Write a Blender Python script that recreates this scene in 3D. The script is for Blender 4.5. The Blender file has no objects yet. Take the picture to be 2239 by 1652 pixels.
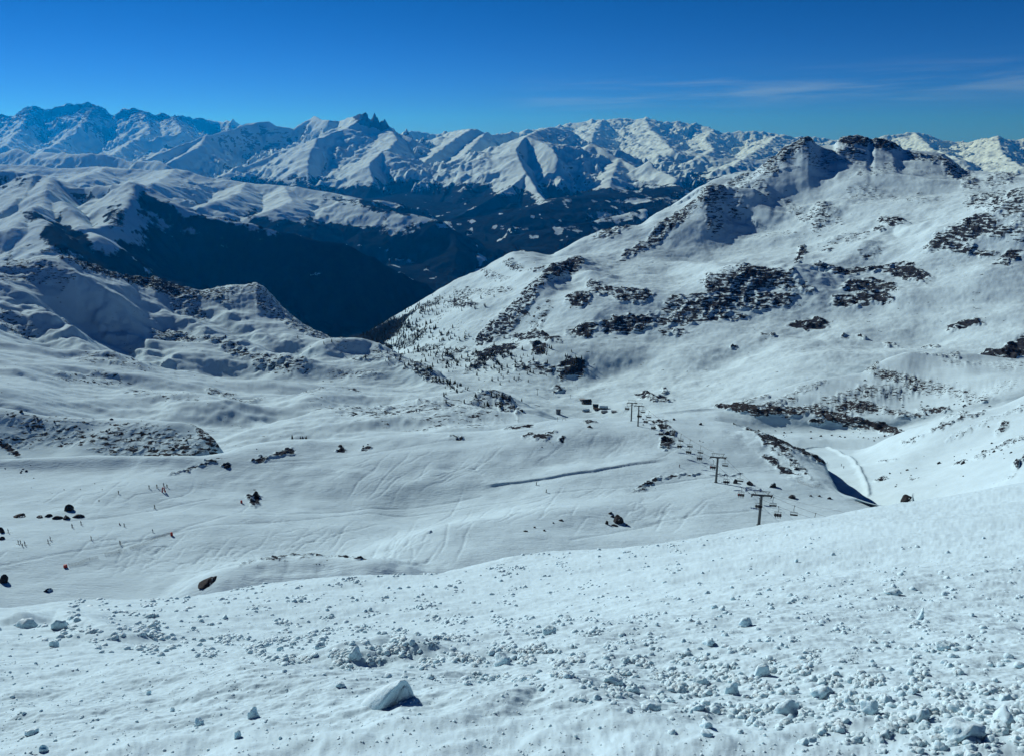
import bpy, bmesh, math, random, time
import numpy as np
from mathutils import Vector, Matrix
T0 = time.time()
random.seed(7)
rng = np.random.RandomState(7)
S = bpy.context.scene
COL = S.collection
R = math.radians

# ---------------------------------------------------------------- camera, world, sun, exposure
F = 1748.0                 # focal length in units of a 2238 px wide frame
PITCH = R(16.75)
CX, CY = 1119.0, 826.0
cam_d = bpy.data.cameras.new('camera')
cam = bpy.data.objects.new('camera', cam_d); COL.objects.link(cam)
cam_d.sensor_width = 36.0; cam_d.lens = 36.0 * F / 2238.0
cam_d.clip_start = 0.2; cam_d.clip_end = 300000
cam.location = (0, 0, 0); cam.rotation_euler = (R(90) - PITCH, 0, 0)
S.camera = cam
SUN_EL = R(26); SUN_AZ = R(42)      # azimuth measured to the left of the view direction
sd = bpy.data.lights.new('sun', 'SUN'); sun = bpy.data.objects.new('sun', sd); COL.objects.link(sun)
sd.energy = 3.75; sd.angle = R(0.53); sd.color = (1.0, 0.985, 0.945)
sdir = Vector((-math.sin(SUN_AZ) * math.cos(SUN_EL), math.cos(SUN_AZ) * math.cos(SUN_EL), math.sin(SUN_EL)))
sun.rotation_euler = sdir.to_track_quat('Z', 'Y').to_euler()
W = bpy.data.worlds.new('World'); S.world = W; W.use_nodes = True
wn = W.node_tree.nodes; wl = W.node_tree.links
for n in list(wn): wn.remove(n)
sky = wn.new('ShaderNodeTexSky'); sky.sky_type = 'NISHITA'; sky.sun_disc = False
sky.sun_elevation = SUN_EL; sky.sun_rotation = -SUN_AZ
sky.altitude = 3000; sky.air_density = 1.0; sky.dust_density = 0.05; sky.ozone_density = 3.0
gam = wn.new('ShaderNodeGamma'); gam.inputs[1].default_value = 1.0
tint = wn.new('ShaderNodeMix'); tint.data_type = 'RGBA'; tint.blend_type = 'MULTIPLY'
tint.inputs[0].default_value = 1.0
bg = wn.new('ShaderNodeBackground'); bg.inputs[1].default_value = 0.10
wo = wn.new('ShaderNodeOutputWorld')
wl.new(sky.outputs[0], tint.inputs[6])
# thin cirrus streaks low in the sky on the right
tc = wn.new('ShaderNodeTexCoord'); sep = wn.new('ShaderNodeSeparateXYZ'); wl.new(tc.outputs['Generated'], sep.inputs[0])
def wmath(op, a, b=None, c=None):
    m = wn.new('ShaderNodeMath'); m.operation = op
    for i, v in enumerate((a, b, c)):
        if v is None: continue
        if isinstance(v, (int, float)): m.inputs[i].default_value = v
        else: wl.new(v, m.inputs[i])
    return m.outputs[0]
az = wmath('ARCTAN2', sep.outputs[0], sep.outputs[1])
el = wmath('ARCSINE', sep.outputs[2])
er = wn.new('ShaderNodeMapRange'); er.interpolation_type = 'SMOOTHSTEP'; wl.new(el, er.inputs[0])
for i_, v_ in enumerate((-0.02, 0.17, 0, 1)): er.inputs[i_ + 1].default_value = v_
em = wn.new('ShaderNodeMix'); em.data_type = 'RGBA'; wl.new(er.outputs[0], em.inputs[0])
em.inputs[6].default_value = (0.092, 0.275, 0.69, 1); em.inputs[7].default_value = (0.025, 0.21, 0.48, 1)
er2 = wn.new('ShaderNodeMapRange'); er2.interpolation_type = 'SMOOTHSTEP'; wl.new(el, er2.inputs[0])
for i_, v_ in enumerate((0.17, 0.6, 1.0, 0.5)): er2.inputs[i_ + 1].default_value = v_
em2 = wn.new('ShaderNodeVectorMath'); em2.operation = 'SCALE'; wl.new(em.outputs[2], em2.inputs[0]); wl.new(er2.outputs[0], em2.inputs['Scale'])
wl.new(em2.outputs[0], tint.inputs[7])
# centre line of the streak: elevation rises slowly to the right
line = wmath('MULTIPLY_ADD', az, 0.022, 0.0452)
d = wmath('SUBTRACT', el, line)
comb = wn.new('ShaderNodeCombineXYZ'); wl.new(wmath('MULTIPLY', az, 5.0), comb.inputs[0]); wl.new(wmath('MULTIPLY', d, 75.0), comb.inputs[1])
cn = wn.new('ShaderNodeTexNoise'); cn.inputs['Scale'].default_value = 1.0; cn.inputs['Detail'].default_value = 6; cn.inputs['Roughness'].default_value = 0.55; cn.inputs['Distortion'].default_value = 0.4
wl.new(comb.outputs[0], cn.inputs['Vector'])
band = wmath('POWER', 2.718, wmath('MULTIPLY', wmath('POWER', wmath('MULTIPLY', d, 62.0), 2.0), -1.0))
mr = wn.new('ShaderNodeMapRange'); mr.interpolation_type = 'SMOOTHSTEP'; wl.new(az, mr.inputs[0]); mr.inputs[1].default_value = -0.05; mr.inputs[2].default_value = 0.12; mr.inputs[3].default_value = 0; mr.inputs[4].default_value = 1
mr2 = wn.new('ShaderNodeMapRange'); mr2.interpolation_type = 'SMOOTHSTEP'; wl.new(cn.outputs[0], mr2.inputs[0]); mr2.inputs[1].default_value = 0.40; mr2.inputs[2].default_value = 0.72; mr2.inputs[3].default_value = 0; mr2.inputs[4].default_value = 1
cf = wmath('MULTIPLY', wmath('MULTIPLY', band, mr.outputs[0]), wmath('MULTIPLY', mr2.outputs[0], 0.26))
cmix = wn.new('ShaderNodeMix'); cmix.data_type = 'RGBA'; wl.new(cf, cmix.inputs[0]); wl.new(tint.outputs[2], cmix.inputs[6]); cmix.inputs[7].default_value = (3.2, 4.4, 5.2, 1)
wl.new(cmix.outputs[2], gam.inputs[0]); wl.new(gam.outputs[0], bg.inputs[0]); wl.new(bg.outputs[0], wo.inputs[0])
S.view_settings.view_transform = 'Standard'; S.view_settings.look = 'None'
S.view_settings.exposure = 0.15; S.view_settings.gamma = 1.0
S.cycles.volume_bounces = 0; S.cycles.max_bounces = 6; S.cycles.diffuse_bounces = 1

# ---------------------------------------------------------------- helpers: projection
cP, sP = math.cos(PITCH), math.sin(PITCH)
def aq(u, v):
    dx = (np.asarray(u, float) - CX) / F; dz = (CY - np.asarray(v, float)) / F
    y = cP + dz * sP; z = -sP + dz * cP
    return dx / y, z / y
def v_of(q):                        # frame row of a point whose z / y is q
    dz = (q * cP + sP) / (cP - q * sP)
    return CY - dz * F
def proj(x, y, z):
    f = y * cP - z * sP; up = y * sP + z * cP
    return CX + F * x / f, CY - F * up / f

def sm(x, a, b):
    t = np.clip((x - a) / (b - a), 0, 1); return t * t * (3 - 2 * t)

def _h(ix, iy, s):
    n = (ix * 374761393 + iy * 668265263 + s * 1274126177) & 0xffffffff
    n = ((n ^ (n >> 13)) * 1274126177) & 0xffffffff
    return n ^ (n >> 16)
def gn(x, y, s=0):                  # gradient noise, about -1..1
    x = np.asarray(x, float); y = np.asarray(y, float)
    ix = np.floor(x).astype(np.int64); iy = np.floor(y).astype(np.int64)
    fx = x - ix; fy = y - iy
    u = fx * fx * fx * (fx * (fx * 6 - 15) + 10); w = fy * fy * fy * (fy * (fy * 6 - 15) + 10)
    def g(a, b, dx, dy):
        t = (_h(a, b, s) & 1023) * (2 * math.pi / 1024.0)
        return np.cos(t) * dx + np.sin(t) * dy
    n00 = g(ix, iy, fx, fy); n10 = g(ix + 1, iy, fx - 1, fy)
    n01 = g(ix, iy + 1, fx, fy - 1); n11 = g(ix + 1, iy + 1, fx - 1, fy - 1)
    return ((n00 * (1 - u) + n10 * u) * (1 - w) + (n01 * (1 - u) + n11 * u) * w) * 1.5
def fbm(x, y, o=5, s=0, gain=0.5, lac=2.03):
    r = 0; a = 1.0; t = 0
    for i in range(o):
        r = r + a * gn(x, y, s + i * 17); t += a; a *= gain; x = x * lac + 13.7; y = y * lac - 7.1
    return r / t * 1.6
def ridged(x, y, o=5, s=0, gain=0.55, lac=2.05):
    r = 0; a = 1.0; t = 0; w = 1.0
    for i in range(o):
        n = 1 - np.abs(gn(x, y, s + i * 31)); n = n * n * w
        r = r + a * n; t += a; w = np.clip(n * 1.6, 0, 1); a *= gain; x = x * lac + 5.3; y = y * lac + 9.1
    return r / t

def pchip(xk, yk, x):
    xk = np.asarray(xk, float); yk = np.asarray(yk, float)
    h = np.diff(xk); d = np.diff(yk) / h
    m = np.zeros(len(xk)); m[0] = d[0]; m[-1] = d[-1]
    for i in range(1, len(xk) - 1):
        if d[i - 1] * d[i] > 0:
            w1 = 2 * h[i] + h[i - 1]; w2 = h[i] + 2 * h[i - 1]
            m[i] = (w1 + w2) / (w1 / d[i - 1] + w2 / d[i])
    i = np.clip(np.searchsorted(xk, x) - 1, 0, len(xk) - 2)
    t = (x - xk[i]) / h[i]
    tc_ = np.clip(t, 0, 1)
    y = ((2 * tc_**3 - 3 * tc_**2 + 1) * yk[i] + (tc_**3 - 2 * tc_**2 + tc_) * h[i] * m[i]
         + (-2 * tc_**3 + 3 * tc_**2) * yk[i + 1] + (tc_**3 - tc_**2) * h[i] * m[i + 1])
    return y
def pchip_rows(K, t):               # K: (n, cols) knots at 0..n-1 ; t: (rows,)
    n = K.shape[0]; d = np.diff(K, axis=0)
    m = np.zeros_like(K); m[0] = d[0]; m[-1] = d[-1]
    for i in range(1, n - 1):
        ok = d[i - 1] * d[i] > 0
        with np.errstate(divide='ignore', invalid='ignore'):
            hm = 2 * d[i - 1] * d[i] / (d[i - 1] + d[i])
        m[i] = np.where(ok, hm, 0)
    i = np.clip(np.floor(t).astype(int), 0, n - 2); f = (t - i)[:, None]
    return ((2 * f**3 - 3 * f**2 + 1) * K[i] + (f**3 - 2 * f**2 + f) * m[i]
            + (-2 * f**3 + 3 * f**2) * K[i + 1] + (f**3 - f**2) * m[i + 1])

def tag(o, label=None, cat=None, group=None, kind=None):
    if label: o['label'] = label
    if cat: o['category'] = cat
    if group: o['group'] = group
    if kind: o['kind'] = kind
    return o

def grid_obj(name, X, Y, Z, mat, attrs=None, kind='structure'):
    r, c = X.shape
    me = bpy.data.meshes.new(name)
    co = np.stack([X, Y, Z], -1).reshape(-1, 3).astype(np.float32)
    idx = np.arange(r * c).reshape(r, c)
    q = np.stack([idx[:-1, :-1], idx[:-1, 1:], idx[1:, 1:], idx[1:, :-1]], -1).reshape(-1, 4).astype(np.int32)
    me.vertices.add(r * c); me.vertices.foreach_set('co', co.ravel())
    me.loops.add(q.size); me.loops.foreach_set('vertex_index', q.ravel())
    me.polygons.add(len(q)); me.polygons.foreach_set('loop_start', np.arange(0, q.size, 4, dtype=np.int32))
    me.polygons.foreach_set('use_smooth', np.ones(len(q), bool))
    me.update(calc_edges=True)
    for k, v in (attrs or {}).items():
        a = me.attributes.new(k, 'FLOAT', 'POINT'); a.data.foreach_set('value', v.astype(np.float32).ravel())
    me.materials.append(mat)
    o = bpy.data.objects.new(name, me); COL.objects.link(o)
    if kind: o['kind'] = kind
    return o

def blobs(u, v, L, soft=0.6):
    m = np.zeros_like(u)
    u = u + 9 * fbm(u / 22, v / 11, 3, 301); v = v + 5 * fbm(u / 22, v / 11, 3, 302)
    for b in L:
        bu, bv, ru, rv = b[:4]; rot = R(b[4]) if len(b) > 4 else 0; st = b[5] if len(b) > 5 else 1.0
        c, s = math.cos(rot), math.sin(rot)
        rr = max(ru, rv) * 1.6
        sel = (np.abs(u - bu) < rr) & (np.abs(v - bv) < rr)
        if not sel.any(): continue
        du = u[sel] - bu; dv = v[sel] - bv
        x = (du * c + dv * s) / ru; y = (-du * s + dv * c) / rv
        dd = np.sqrt(x * x + y * y)
        m[sel] = np.maximum(m[sel], st * np.clip((1.45 - dd) / soft, 0, 1))
    return m

def seg_dist(x, y, P):              # distance to a polyline, parameter, signed side (+ = right of travel)
    best = np.full(x.shape, 1e18); par = np.zeros(x.shape); side = np.zeros(x.shape); hh = np.zeros(x.shape)
    for i in range(len(P) - 1):
        ax, ay, ah = P[i]; bx, by, bh = P[i + 1]
        ex, ey = bx - ax, by - ay; L2 = ex * ex + ey * ey + 1e-9
        t = np.clip(((x - ax) * ex + (y - ay) * ey) / L2, 0, 1)
        dx = x - ax - t * ex; dy = y - ay - t * ey
        dd = dx * dx + dy * dy
        m = dd < best
        best = np.where(m, dd, best); par = np.where(m, i + t, par); hh = np.where(m, ah + t * (bh - ah), hh)
        side = np.where(m, -(ex * dy - ey * dx) / (math.sqrt(L2) * np.sqrt(dx * dx + dy * dy) + 1e-6), side)
    return np.sqrt(best), par, side, hh

# ---------------------------------------------------------------- materials
def newmat(name):
    m = bpy.data.materials.new(name); m.use_nodes = True
    nt = m.node_tree; b = nt.nodes['Principled BSDF']
    return m, nt, b
def N(nt, t, **kw):
    n = nt.nodes.new(t)
    for k, v in kw.items(): setattr(n, k, v)
    return n
def link(nt, a, b): nt.links.new(a, b)
def mth(nt, op, a, b=None, c=None, clamp=False):
    m = nt.nodes.new('ShaderNodeMath'); m.operation = op; m.use_clamp = clamp
    for i, v in enumerate((a, b, c)):
        if v is None: continue
        if isinstance(v, (int, float)): m.inputs[i].default_value = v
        else: nt.links.new(v, m.inputs[i])
    return m.outputs[0]
def noise(nt, vec, scale, detail=6, rough=0.6, dist=0.0):
    n = nt.nodes.new('ShaderNodeTexNoise'); n.inputs['Scale'].default_value = scale
    n.inputs['Detail'].default_value = detail; n.inputs['Roughness'].default_value = rough; n.inputs['Distortion'].default_value = dist
    if vec is not None: nt.links.new(vec, n.inputs['Vector'])
    return n.outputs[0]
def mapr(nt, x, a, b, c=0.0, d=1.0, smooth=True):
    n = nt.nodes.new('ShaderNodeMapRange'); n.interpolation_type = 'SMOOTHSTEP' if smooth else 'LINEAR'
    nt.links.new(x, n.inputs[0])
    for i, v in enumerate((a, b, c, d)): n.inputs[i + 1].default_value = v
    return n.outputs[0]
def mixc(nt, f, a, b):
    n = nt.nodes.new('ShaderNodeMix'); n.data_type = 'RGBA'
    if isinstance(f, (int, float)): n.inputs[0].default_value = f
    else: nt.links.new(f, n.inputs[0])
    for i, v in ((6, a), (7, b)):
        if isinstance(v, tuple): n.inputs[i].default_value = v if len(v) == 4 else (*v, 1)
        else: nt.links.new(v, n.inputs[i])
    return n.outputs[2]
def attr(nt, name):
    n = nt.nodes.new('ShaderNodeAttribute'); n.attribute_name = name; return n.outputs['Fac']

SNOW = (0.51, 0.70, 0.785)
def terrain_mat(name, scale, rockc1=(0.018, 0.024, 0.034), rockc2=(0.050, 0.057, 0.070), bump=0.0, bump_scale=1.0,
                steep=0.0, steep_at=0.6, k=0.9, forest=False, tracks=False, thr=0.5, spec=0.0):
    m, nt, b = newmat(name)
    geo = N(nt, 'ShaderNodeNewGeometry'); pos = geo.outputs['Position']
    mps = N(nt, 'ShaderNodeMapping'); link(nt, pos, mps.inputs['Vector']); mps.inputs['Rotation'].default_value = (R(8), R(-10), R(20)); mps.inputs['Scale'].default_value = (0.6, 1.0, 3.4)
    n1 = noise(nt, mps.outputs[0], scale, 10, 0.63, 0.5)
    f = mth(nt, 'MULTIPLY_ADD', mth(nt, 'SUBTRACT', n1, 0.5), k * 2, attr(nt, 'rock'))
    if steep:
        sx = N(nt, 'ShaderNodeSeparateXYZ'); link(nt, geo.outputs['Normal'], sx.inputs[0])
        st = mapr(nt, sx.outputs[2], steep_at, steep_at - 0.25)
        f = mth(nt, 'MULTIPLY_ADD', st, steep, f)
    fac = mapr(nt, f, thr - 0.05, thr + 0.05)
    n2 = noise(nt, pos, scale * 3.1, 6, 0.65)
    rc = mixc(nt, mapr(nt, n2, 0.35, 0.7), rockc1, rockc2)
    n3 = noise(nt, pos, scale * 0.35, 5, 0.55)
    sn = mixc(nt, mapr(nt, n3, 0.3, 0.7), tuple(c * 0.95 for c in SNOW), tuple(min(1, c * 1.03) for c in SNOW))
    col = mixc(nt, fac, sn, rc)
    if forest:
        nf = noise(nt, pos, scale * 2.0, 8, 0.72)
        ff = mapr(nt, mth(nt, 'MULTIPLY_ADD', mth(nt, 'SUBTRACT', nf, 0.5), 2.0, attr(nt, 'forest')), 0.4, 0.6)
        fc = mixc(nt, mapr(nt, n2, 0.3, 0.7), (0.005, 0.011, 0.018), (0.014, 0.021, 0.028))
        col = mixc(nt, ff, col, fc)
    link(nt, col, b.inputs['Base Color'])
    b.inputs['Roughness'].default_value = 0.62
    b.inputs['Specular IOR Level'].default_value = spec
    if bump:
        bn = N(nt, 'ShaderNodeBump'); bn.inputs['Strength'].default_value = 1.0; bn.inputs['Distance'].default_value = bump
        hsrc = noise(nt, pos, bump_scale, 8, 0.62)
        if tracks:
            mp = N(nt, 'ShaderNodeMapping'); link(nt, pos, mp.inputs['Vector'])
            mp.inputs['Rotation'].default_value = (0, 0, R(18)); mp.inputs['Scale'].default_value = (0.13, 0.42, 0.2)
            t1 = noise(nt, mp.outputs[0], 1.0, 5, 0.6, 2.6)
            mp2 = N(nt, 'ShaderNodeMapping'); link(nt, pos, mp2.inputs['Vector'])
            mp2.inputs['Rotation'].default_value = (0, 0, R(-35)); mp2.inputs['Scale'].default_value = (0.04, 0.5, 0.2)
            t2 = noise(nt, mp2.outputs[0], 1.0, 4, 0.6, 2.2)
            hsrc = mth(nt, 'ADD', mth(nt, 'MULTIPLY', hsrc, 0.5), mth(nt, 'ADD', mth(nt, 'MULTIPLY', t1, 0.7), mth(nt, 'MULTIPLY', t2, 0.6)))
        link(nt, hsrc, bn.inputs['Height']); link(nt, bn.outputs[0], b.inputs['Normal'])
    return m

# ---------------------------------------------------------------- loft sheets
SHEETS = {}
def guide_arrays(g, U):
    us = [p[0] for p in g]; qs = []; ys = []; as_ = []
    for p in g:
        if p[1] == 'z': q = p[3] / p[2]; vv = v_of(q)
        else: vv = p[1]; q = float(aq(p[0], p[1])[1])
        qs.append(vv); ys.append(math.log(p[2]))
    v = pchip(us, qs, U) if len(us) > 2 else np.interp(U, us, qs)
    ly = pchip(us, ys, U) if len(us) > 2 else np.interp(U, us, ys)
    a, q = aq(U, v)
    return a, q, ly

def build_sheet(name, guides, u0, u1, du, rows, mat, rocks=(), rock_h=0.0, rock_s=1.0, feats=(), und=(), back=(0.5, 0.5, 1.25),
                crest_noise=0, rocksoft=0.6, seed=1, forests=(), post=None, rockbias=0.0):
    """guides near -> far, the last one the crest; rows = rows per gap; back slope is added behind."""
    U = np.arange(u0, u1 + du, du, dtype=float)
    A, Q, L = [], [], []
    for g in guides:
        a, q, ly = guide_arrays(g, U); A.append(a); Q.append(q); L.append(ly)
    if crest_noise:
        cn_ = fbm(U / 40.0, U * 0 + seed, 5, seed, gain=0.6) * crest_noise
        Q[-1] = Q[-1] + cn_ / F
    # back slope guides
    Yc = np.exp(L[-1]); zc = Q[-1] * Yc; drop, _, far = back
    for fr in (0.35, 1.0):
        Yb = Yc * (1 + (far - 1) * fr); zb = zc - drop * (Yb - Yc)
        A.append(A[-1]); Q.append(zb / Yb); L.append(np.log(Yb))
    A, Q, L = map(np.array, (A, Q, L))
    rr = list(rows) + [6, 8]
    t = np.concatenate([i + np.arange(n) / n for i, n in enumerate(rr)] + [[len(rr)]])
    a = pchip_rows(A, t); q = pchip_rows(Q, t); Y = np.exp(pchip_rows(L, t))
    X = a * Y; Z = q * Y
    u, v = proj(X, Y, Z)
    ncrest = sum(rows)
    vis = np.zeros_like(u); vis[:ncrest + 1] = 1
    rk = blobs(u, v, rocks, rocksoft) * vis if len(rocks) else np.zeros_like(u)
    def wpt(pu, pv):
        dd = ((u - pu) ** 2 + (v - pv) ** 2)[:ncrest + 1]
        i = np.unravel_index(np.argmin(dd), dd.shape); return X[i], Y[i]
    Z = Z.copy()
    for ft in feats:                 # (points, height, width left, width right[, power])
        P = [(*wpt(*p[:2]), (p[2] if len(p) > 2 else 1.0)) for p in ft[0]]
        wm = 4.5 * max(ft[2], ft[3]); px_ = [p[0] for p in P]; py_ = [p[1] for p in P]
        rsel = np.where(((X > min(px_) - wm) & (X < max(px_) + wm) & (Y > min(py_) - wm) & (Y < max(py_) + wm)))
        if not len(rsel[0]): continue
        XF, YF = X, Y; X, Y, Zf, Z = X[rsel], Y[rsel], Z, Z[rsel]
        d_, par, side, hh = seg_dist(X, Y, P)
        side = np.clip(side * 1.3, -1, 1); w = ft[2] * (1 - side) / 2 + ft[3] * (1 + side) / 2; pw = ft[4] if len(ft) > 4 else 1.6
        wob = 1 + 0.35 * fbm(X / (ft[2] * 1.2), Y / (ft[2] * 1.2), 3, seed + 5)
        Z = Z + ft[1] * hh * np.exp(-np.abs(d_ / (w * wob)) ** pw)
        Zf[rsel] = Z; X, Y, Z = XF, YF, Zf
    for (amp, wlx, wly, rot, sd_, kind) in und:
        c, s = math.cos(R(rot)), math.sin(R(rot))
        xr = (X * c + Y * s) / wlx; yr = (-X * s + Y * c) / wly
        if kind == 'f': Z = Z + amp * fbm(xr, yr, 5, sd_)
        elif kind == 's': Z = Z + amp * fbm(xr, yr, 2, sd_)
        elif kind == 'r': Z = Z + amp * (ridged(xr, yr, 5, sd_) - 0.4)
    if rock_h:
        rn = ridged(X / rock_s, Y / rock_s * 0.7, 5, seed + 90)
        rn2 = fbm(X / rock_s * 2.1, Y / rock_s * 2.1, 4, seed + 91)
        Z = Z + sm(rk, 0.15, 0.9) * rock_h * (rn * 1.5 + rn2 * 0.35 - 0.25)
    if post is not None: Z = post(X, Y, Z, u, v)
    at = {'rock': rk * 0.64 + rockbias}
    if len(forests): at['forest'] = blobs(u, v, forests, 0.7)
    o = grid_obj(name, X, Y, Z, mat, at)
    SHEETS[name] = dict(X=X, Y=Y, Z=Z, u=u, v=v, nc=ncrest, obj=o)
    print(name, X.shape, round(time.time() - T0, 1))
    return o
# ---------------------------------------------------------------- foreground slope
M_fg = terrain_mat('foreground_snow', 3.0, bump=0.012, bump_scale=9.0, k=0.2)
FG = [
 [(-300, 2100, 3.2), (2500, 2100, 3.0)],
 [(-300, 1652, 6.8), (1100, 1652, 6.6), (2500, 1652, 6.0)],
 [(-300, 1520, 10), (1100, 1500, 10), (2500, 1500, 9)],
 [(-300, 1410, 16), (700, 1400, 17), (1500, 1380, 17), (2500, 1360, 16)],
 [(-300, 1372, 26), (500, 1345, 30), (1100, 1310, 34), (1700, 1240, 34), (2500, 1190, 32)],
 [(-300, 1350, 50), (0, 1338, 52), (180, 1312, 56), (430, 1296, 62), (520, 1287, 65), (800, 1262, 72), (900, 1255, 75), (1130, 1222, 85), (1330, 1200, 92), (1560, 1170, 102), (1700, 1148, 110), (1880, 1118, 118), (1990, 1098, 122), (2120, 1075, 125), (2238, 1055, 128), (2500, 1020, 130)],
]
fg = build_sheet('snow_slope', FG, -260, 2500, 2.4, [60, 150, 120, 110, 90], M_fg, back=(0.85, 0, 1.5), seed=3,
  und=[(0.12, 2.2, 1.4, 20, 11, 'f'), (0.035, 0.5, 0.35, 20, 12, 'f'), (0.8, 30, 18, 10, 13, 's'), (0.012, 0.12, 0.09, 0, 14, 'f')],
  feats=[([(-250, 1500), (150, 1440), (420, 1470), (700, 1560), (900, 1652)], 0.30, 1.4, 2.6),
         ([(760, 1480), (870, 1460), (905, 1475)], 0.35, 0.7, 0.45),
         ([(1050, 1600), (1200, 1570), (1330, 1640)], 0.22, 0.8, 0.8),
         ([(60, 1368), (130, 1352), (250, 1385)], 0.5, 1.2, 1.0)])

# ---------------------------------------------------------------- piste floor with the lift hill
M_piste = terrain_mat('piste_snow', 0.35, bump=0.38, bump_scale=0.5, tracks=True, k=0.8)
P1 = [
 [(-400, 'z', 150, -152), (2300, 'z', 150, -152)],
 [(-400, 'z', 245, -151), (2300, 'z', 245, -151)],
 [(-400, 1180, 298), (800, 1180, 298), (1500, 1180, 296), (1700, 1150, 318), (1850, 1135, 325), (2300, 1180, 300)],
 [(-400, 1085, 372), (500, 1085, 372), (1000, 1090, 372), (1400, 1085, 368), (1565, 1055, 380), (1700, 1075, 365), (1850, 1115, 345), (2300, 1160, 330)],
 [(-400, 1030, 415), (300, 1030, 415), (700, 1040, 402), (1100, 1040, 406), (1500, 1030, 400), (1650, 1035, 400), (1790, 1060, 385), (1850, 1105, 352), (2300, 1155, 335)],
 [(-400, 1010, 430), (0, 1004, 430), (60, 1000, 432), (200, 992, 436), (350, 1000, 432), (480, 990, 440), (560, 972, 455), (650, 962, 466), (760, 960, 470), (850, 950, 482), (1000, 945, 490), (1150, 932, 503), (1240, 918, 516), (1380, 908, 528), (1450, 915, 520), (1530, 918, 515), (1580, 922, 505), (1640, 938, 490), (1700, 962, 472), (1745, 980, 462), (1799, 1008, 440), (1815, 1050, 405), (1830, 1085, 370), (1870, 1105, 350), (1910, 1116, 342), (2300, 1150, 338)],
]
P1_rocks = [(745, 972, 8, 4), (555, 1083, 13, 11), (495, 1018, 9, 4), (150, 1110, 1, 1), (1155, 965, 14, 6), (1185, 972, 20, 7), (1225, 978, 9, 4), (1130, 940, 30, 4),
 (1205, 962, 8, 4), (1288, 932, 14, 5), (1000, 955, 12, 3), (800, 972, 10, 3), (620, 985, 25, 6, -20), (575, 1000, 25, 4, -15), (430, 1025, 60, 4, -22, .8),
 (1450, 945, 12, 5), (1455, 978, 14, 9), (1440, 930, 20, 4), (1470, 962, 9, 6), (1620, 925, 30, 6, 20), (1665, 952, 40, 9, 25), (1720, 980, 55, 9, 30), (1690, 985, 40, 10, 30),
 (1770, 1000, 35, 5, 30), (1710, 1010, 40, 8, 32, .7), (1700, 1030, 45, 5, 32), (1745, 1040, 30, 5, 35, .8), (1480, 1048, 60, 3, -8, .7), (1420, 1065, 35, 4, -25, .9), (1590, 1046, 30, 3, 0, .6),
 (1400, 1082, 18, 3, -25, .7), (650, 1222, 60, 5, 5), (600, 1238, 30, 8, 0, .8), (700, 1225, 40, 4, 5), (760, 1237, 35, 5, 20), (690, 1240, 45, 7, 0, .55), (540, 1250, 20, 5, -20, .7)]
def step_post(X, Y, Z, u, v):       # the groomed edge that throws a thin shadow across the piste
    sh = SHEETS.get('tmp')
    return Z
TRK = []
rk_ = np.random.RandomState(12)
for (u, v, ru, rv, n, ln, ang, w_) in [(420, 1200, 230, 35, 46, 90, -12, 5), (640, 1150, 160, 30, 16, 160, -10, 4), (880, 1190, 120, 40, 16, 90, -50, 5), (1150, 1120, 180, 35, 14, 120, -25, 5), (900, 1030, 200, 25, 18, 120, -12, 4), (1300, 985, 130, 20, 14, 100, -6, 4), (300, 1090, 150, 30, 8, 120, -8, 5), (1400, 1130, 110, 20, 10, 90, -18, 4)]:
    for _ in range(int(n * 1.6)):
        cu, cv = u + rk_.normal() * ru * .6, v + rk_.normal() * rv * .6
        L_ = ln * rk_.uniform(.5, 1.3); a_ = R(ang + rk_.normal() * 14); bend = rk_.normal() * .25
        P_ = []
        for t in np.linspace(-.5, .5, 6):
            aa = a_ + bend * t * 2; P_.append((cu + L_ * t * math.cos(aa), cv + L_ * t * math.sin(aa) + w_ * math.sin(t * 9 + cu), 1 - (2 * abs(t)) ** 3))
        TRK.append((P_, -rk_.uniform(.12, .30), .75, .5, 2))
for P_ in ([(0, 1232), (400, 1150), (800, 1100), (1100, 1095), (1400, 1072), (1560, 1050)], [(240, 1190), (500, 1120), (800, 1092), (1050, 1078)], [(560, 1010), (800, 985), (1000, 960), (1200, 950)], [(150, 1140), (300, 1120), (480, 1085)], [(1250, 1190), (1450, 1140), (1640, 1120)]):
    TRK.append((P_, -.3, 1.3, .8, 2))
piste = build_sheet('piste', P1, -380, 2300, 2.4, [14, 60, 90, 60, 80], M_piste, rocks=P1_rocks, rock_h=1.2, rock_s=7, back=(0.45, 0, 1.35), seed=5,
  und=[(1.6, 90, 60, 15, 21, 's'), (0.25, 18, 14, 20, 22, 'f'), (0.04, 2.5, 2.0, 20, 23, 'f')],
  feats=[([(500, 1262), (640, 1234), (800, 1257)], 6, 16, 16, 2.0),
         ([(1090, 1180), (1300, 1120), (1480, 1060), (1700, 1075), (1850, 1110)], 2.5, 40, 35, 2),
         ([(500, 1000), (800, 990), (1000, 985)], -4, 30, 30, 2),
         ([(880, 1000), (1200, 955), (1480, 960), (1640, 980)], 3, 35, 50, 2),
         ([(560, 1000), (400, 1040), (330, 1075)], 4, 25, 30, 2),
         ([(400, 1225), (700, 1180), (900, 1120)], -6, 50, 34, 2), ([(960, 1000), (1100, 985), (1260, 965)], 3.5, 26, 22, 2), ([(620, 1080), (800, 1060), (960, 1030)], -3, 26, 30, 2), ([(1000, 1170), (1180, 1150), (1350, 1110)], 2.5, 24, 20, 2),
         ([(1650, 960), (1720, 1000), (1790, 1062)], 3, 10, 12, 2),
         ([(1086, 1057), (1200, 1052), (1300, 1040), (1420, 1018)], 1.2, 14, 1.0, 2)] + TRK)

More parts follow.
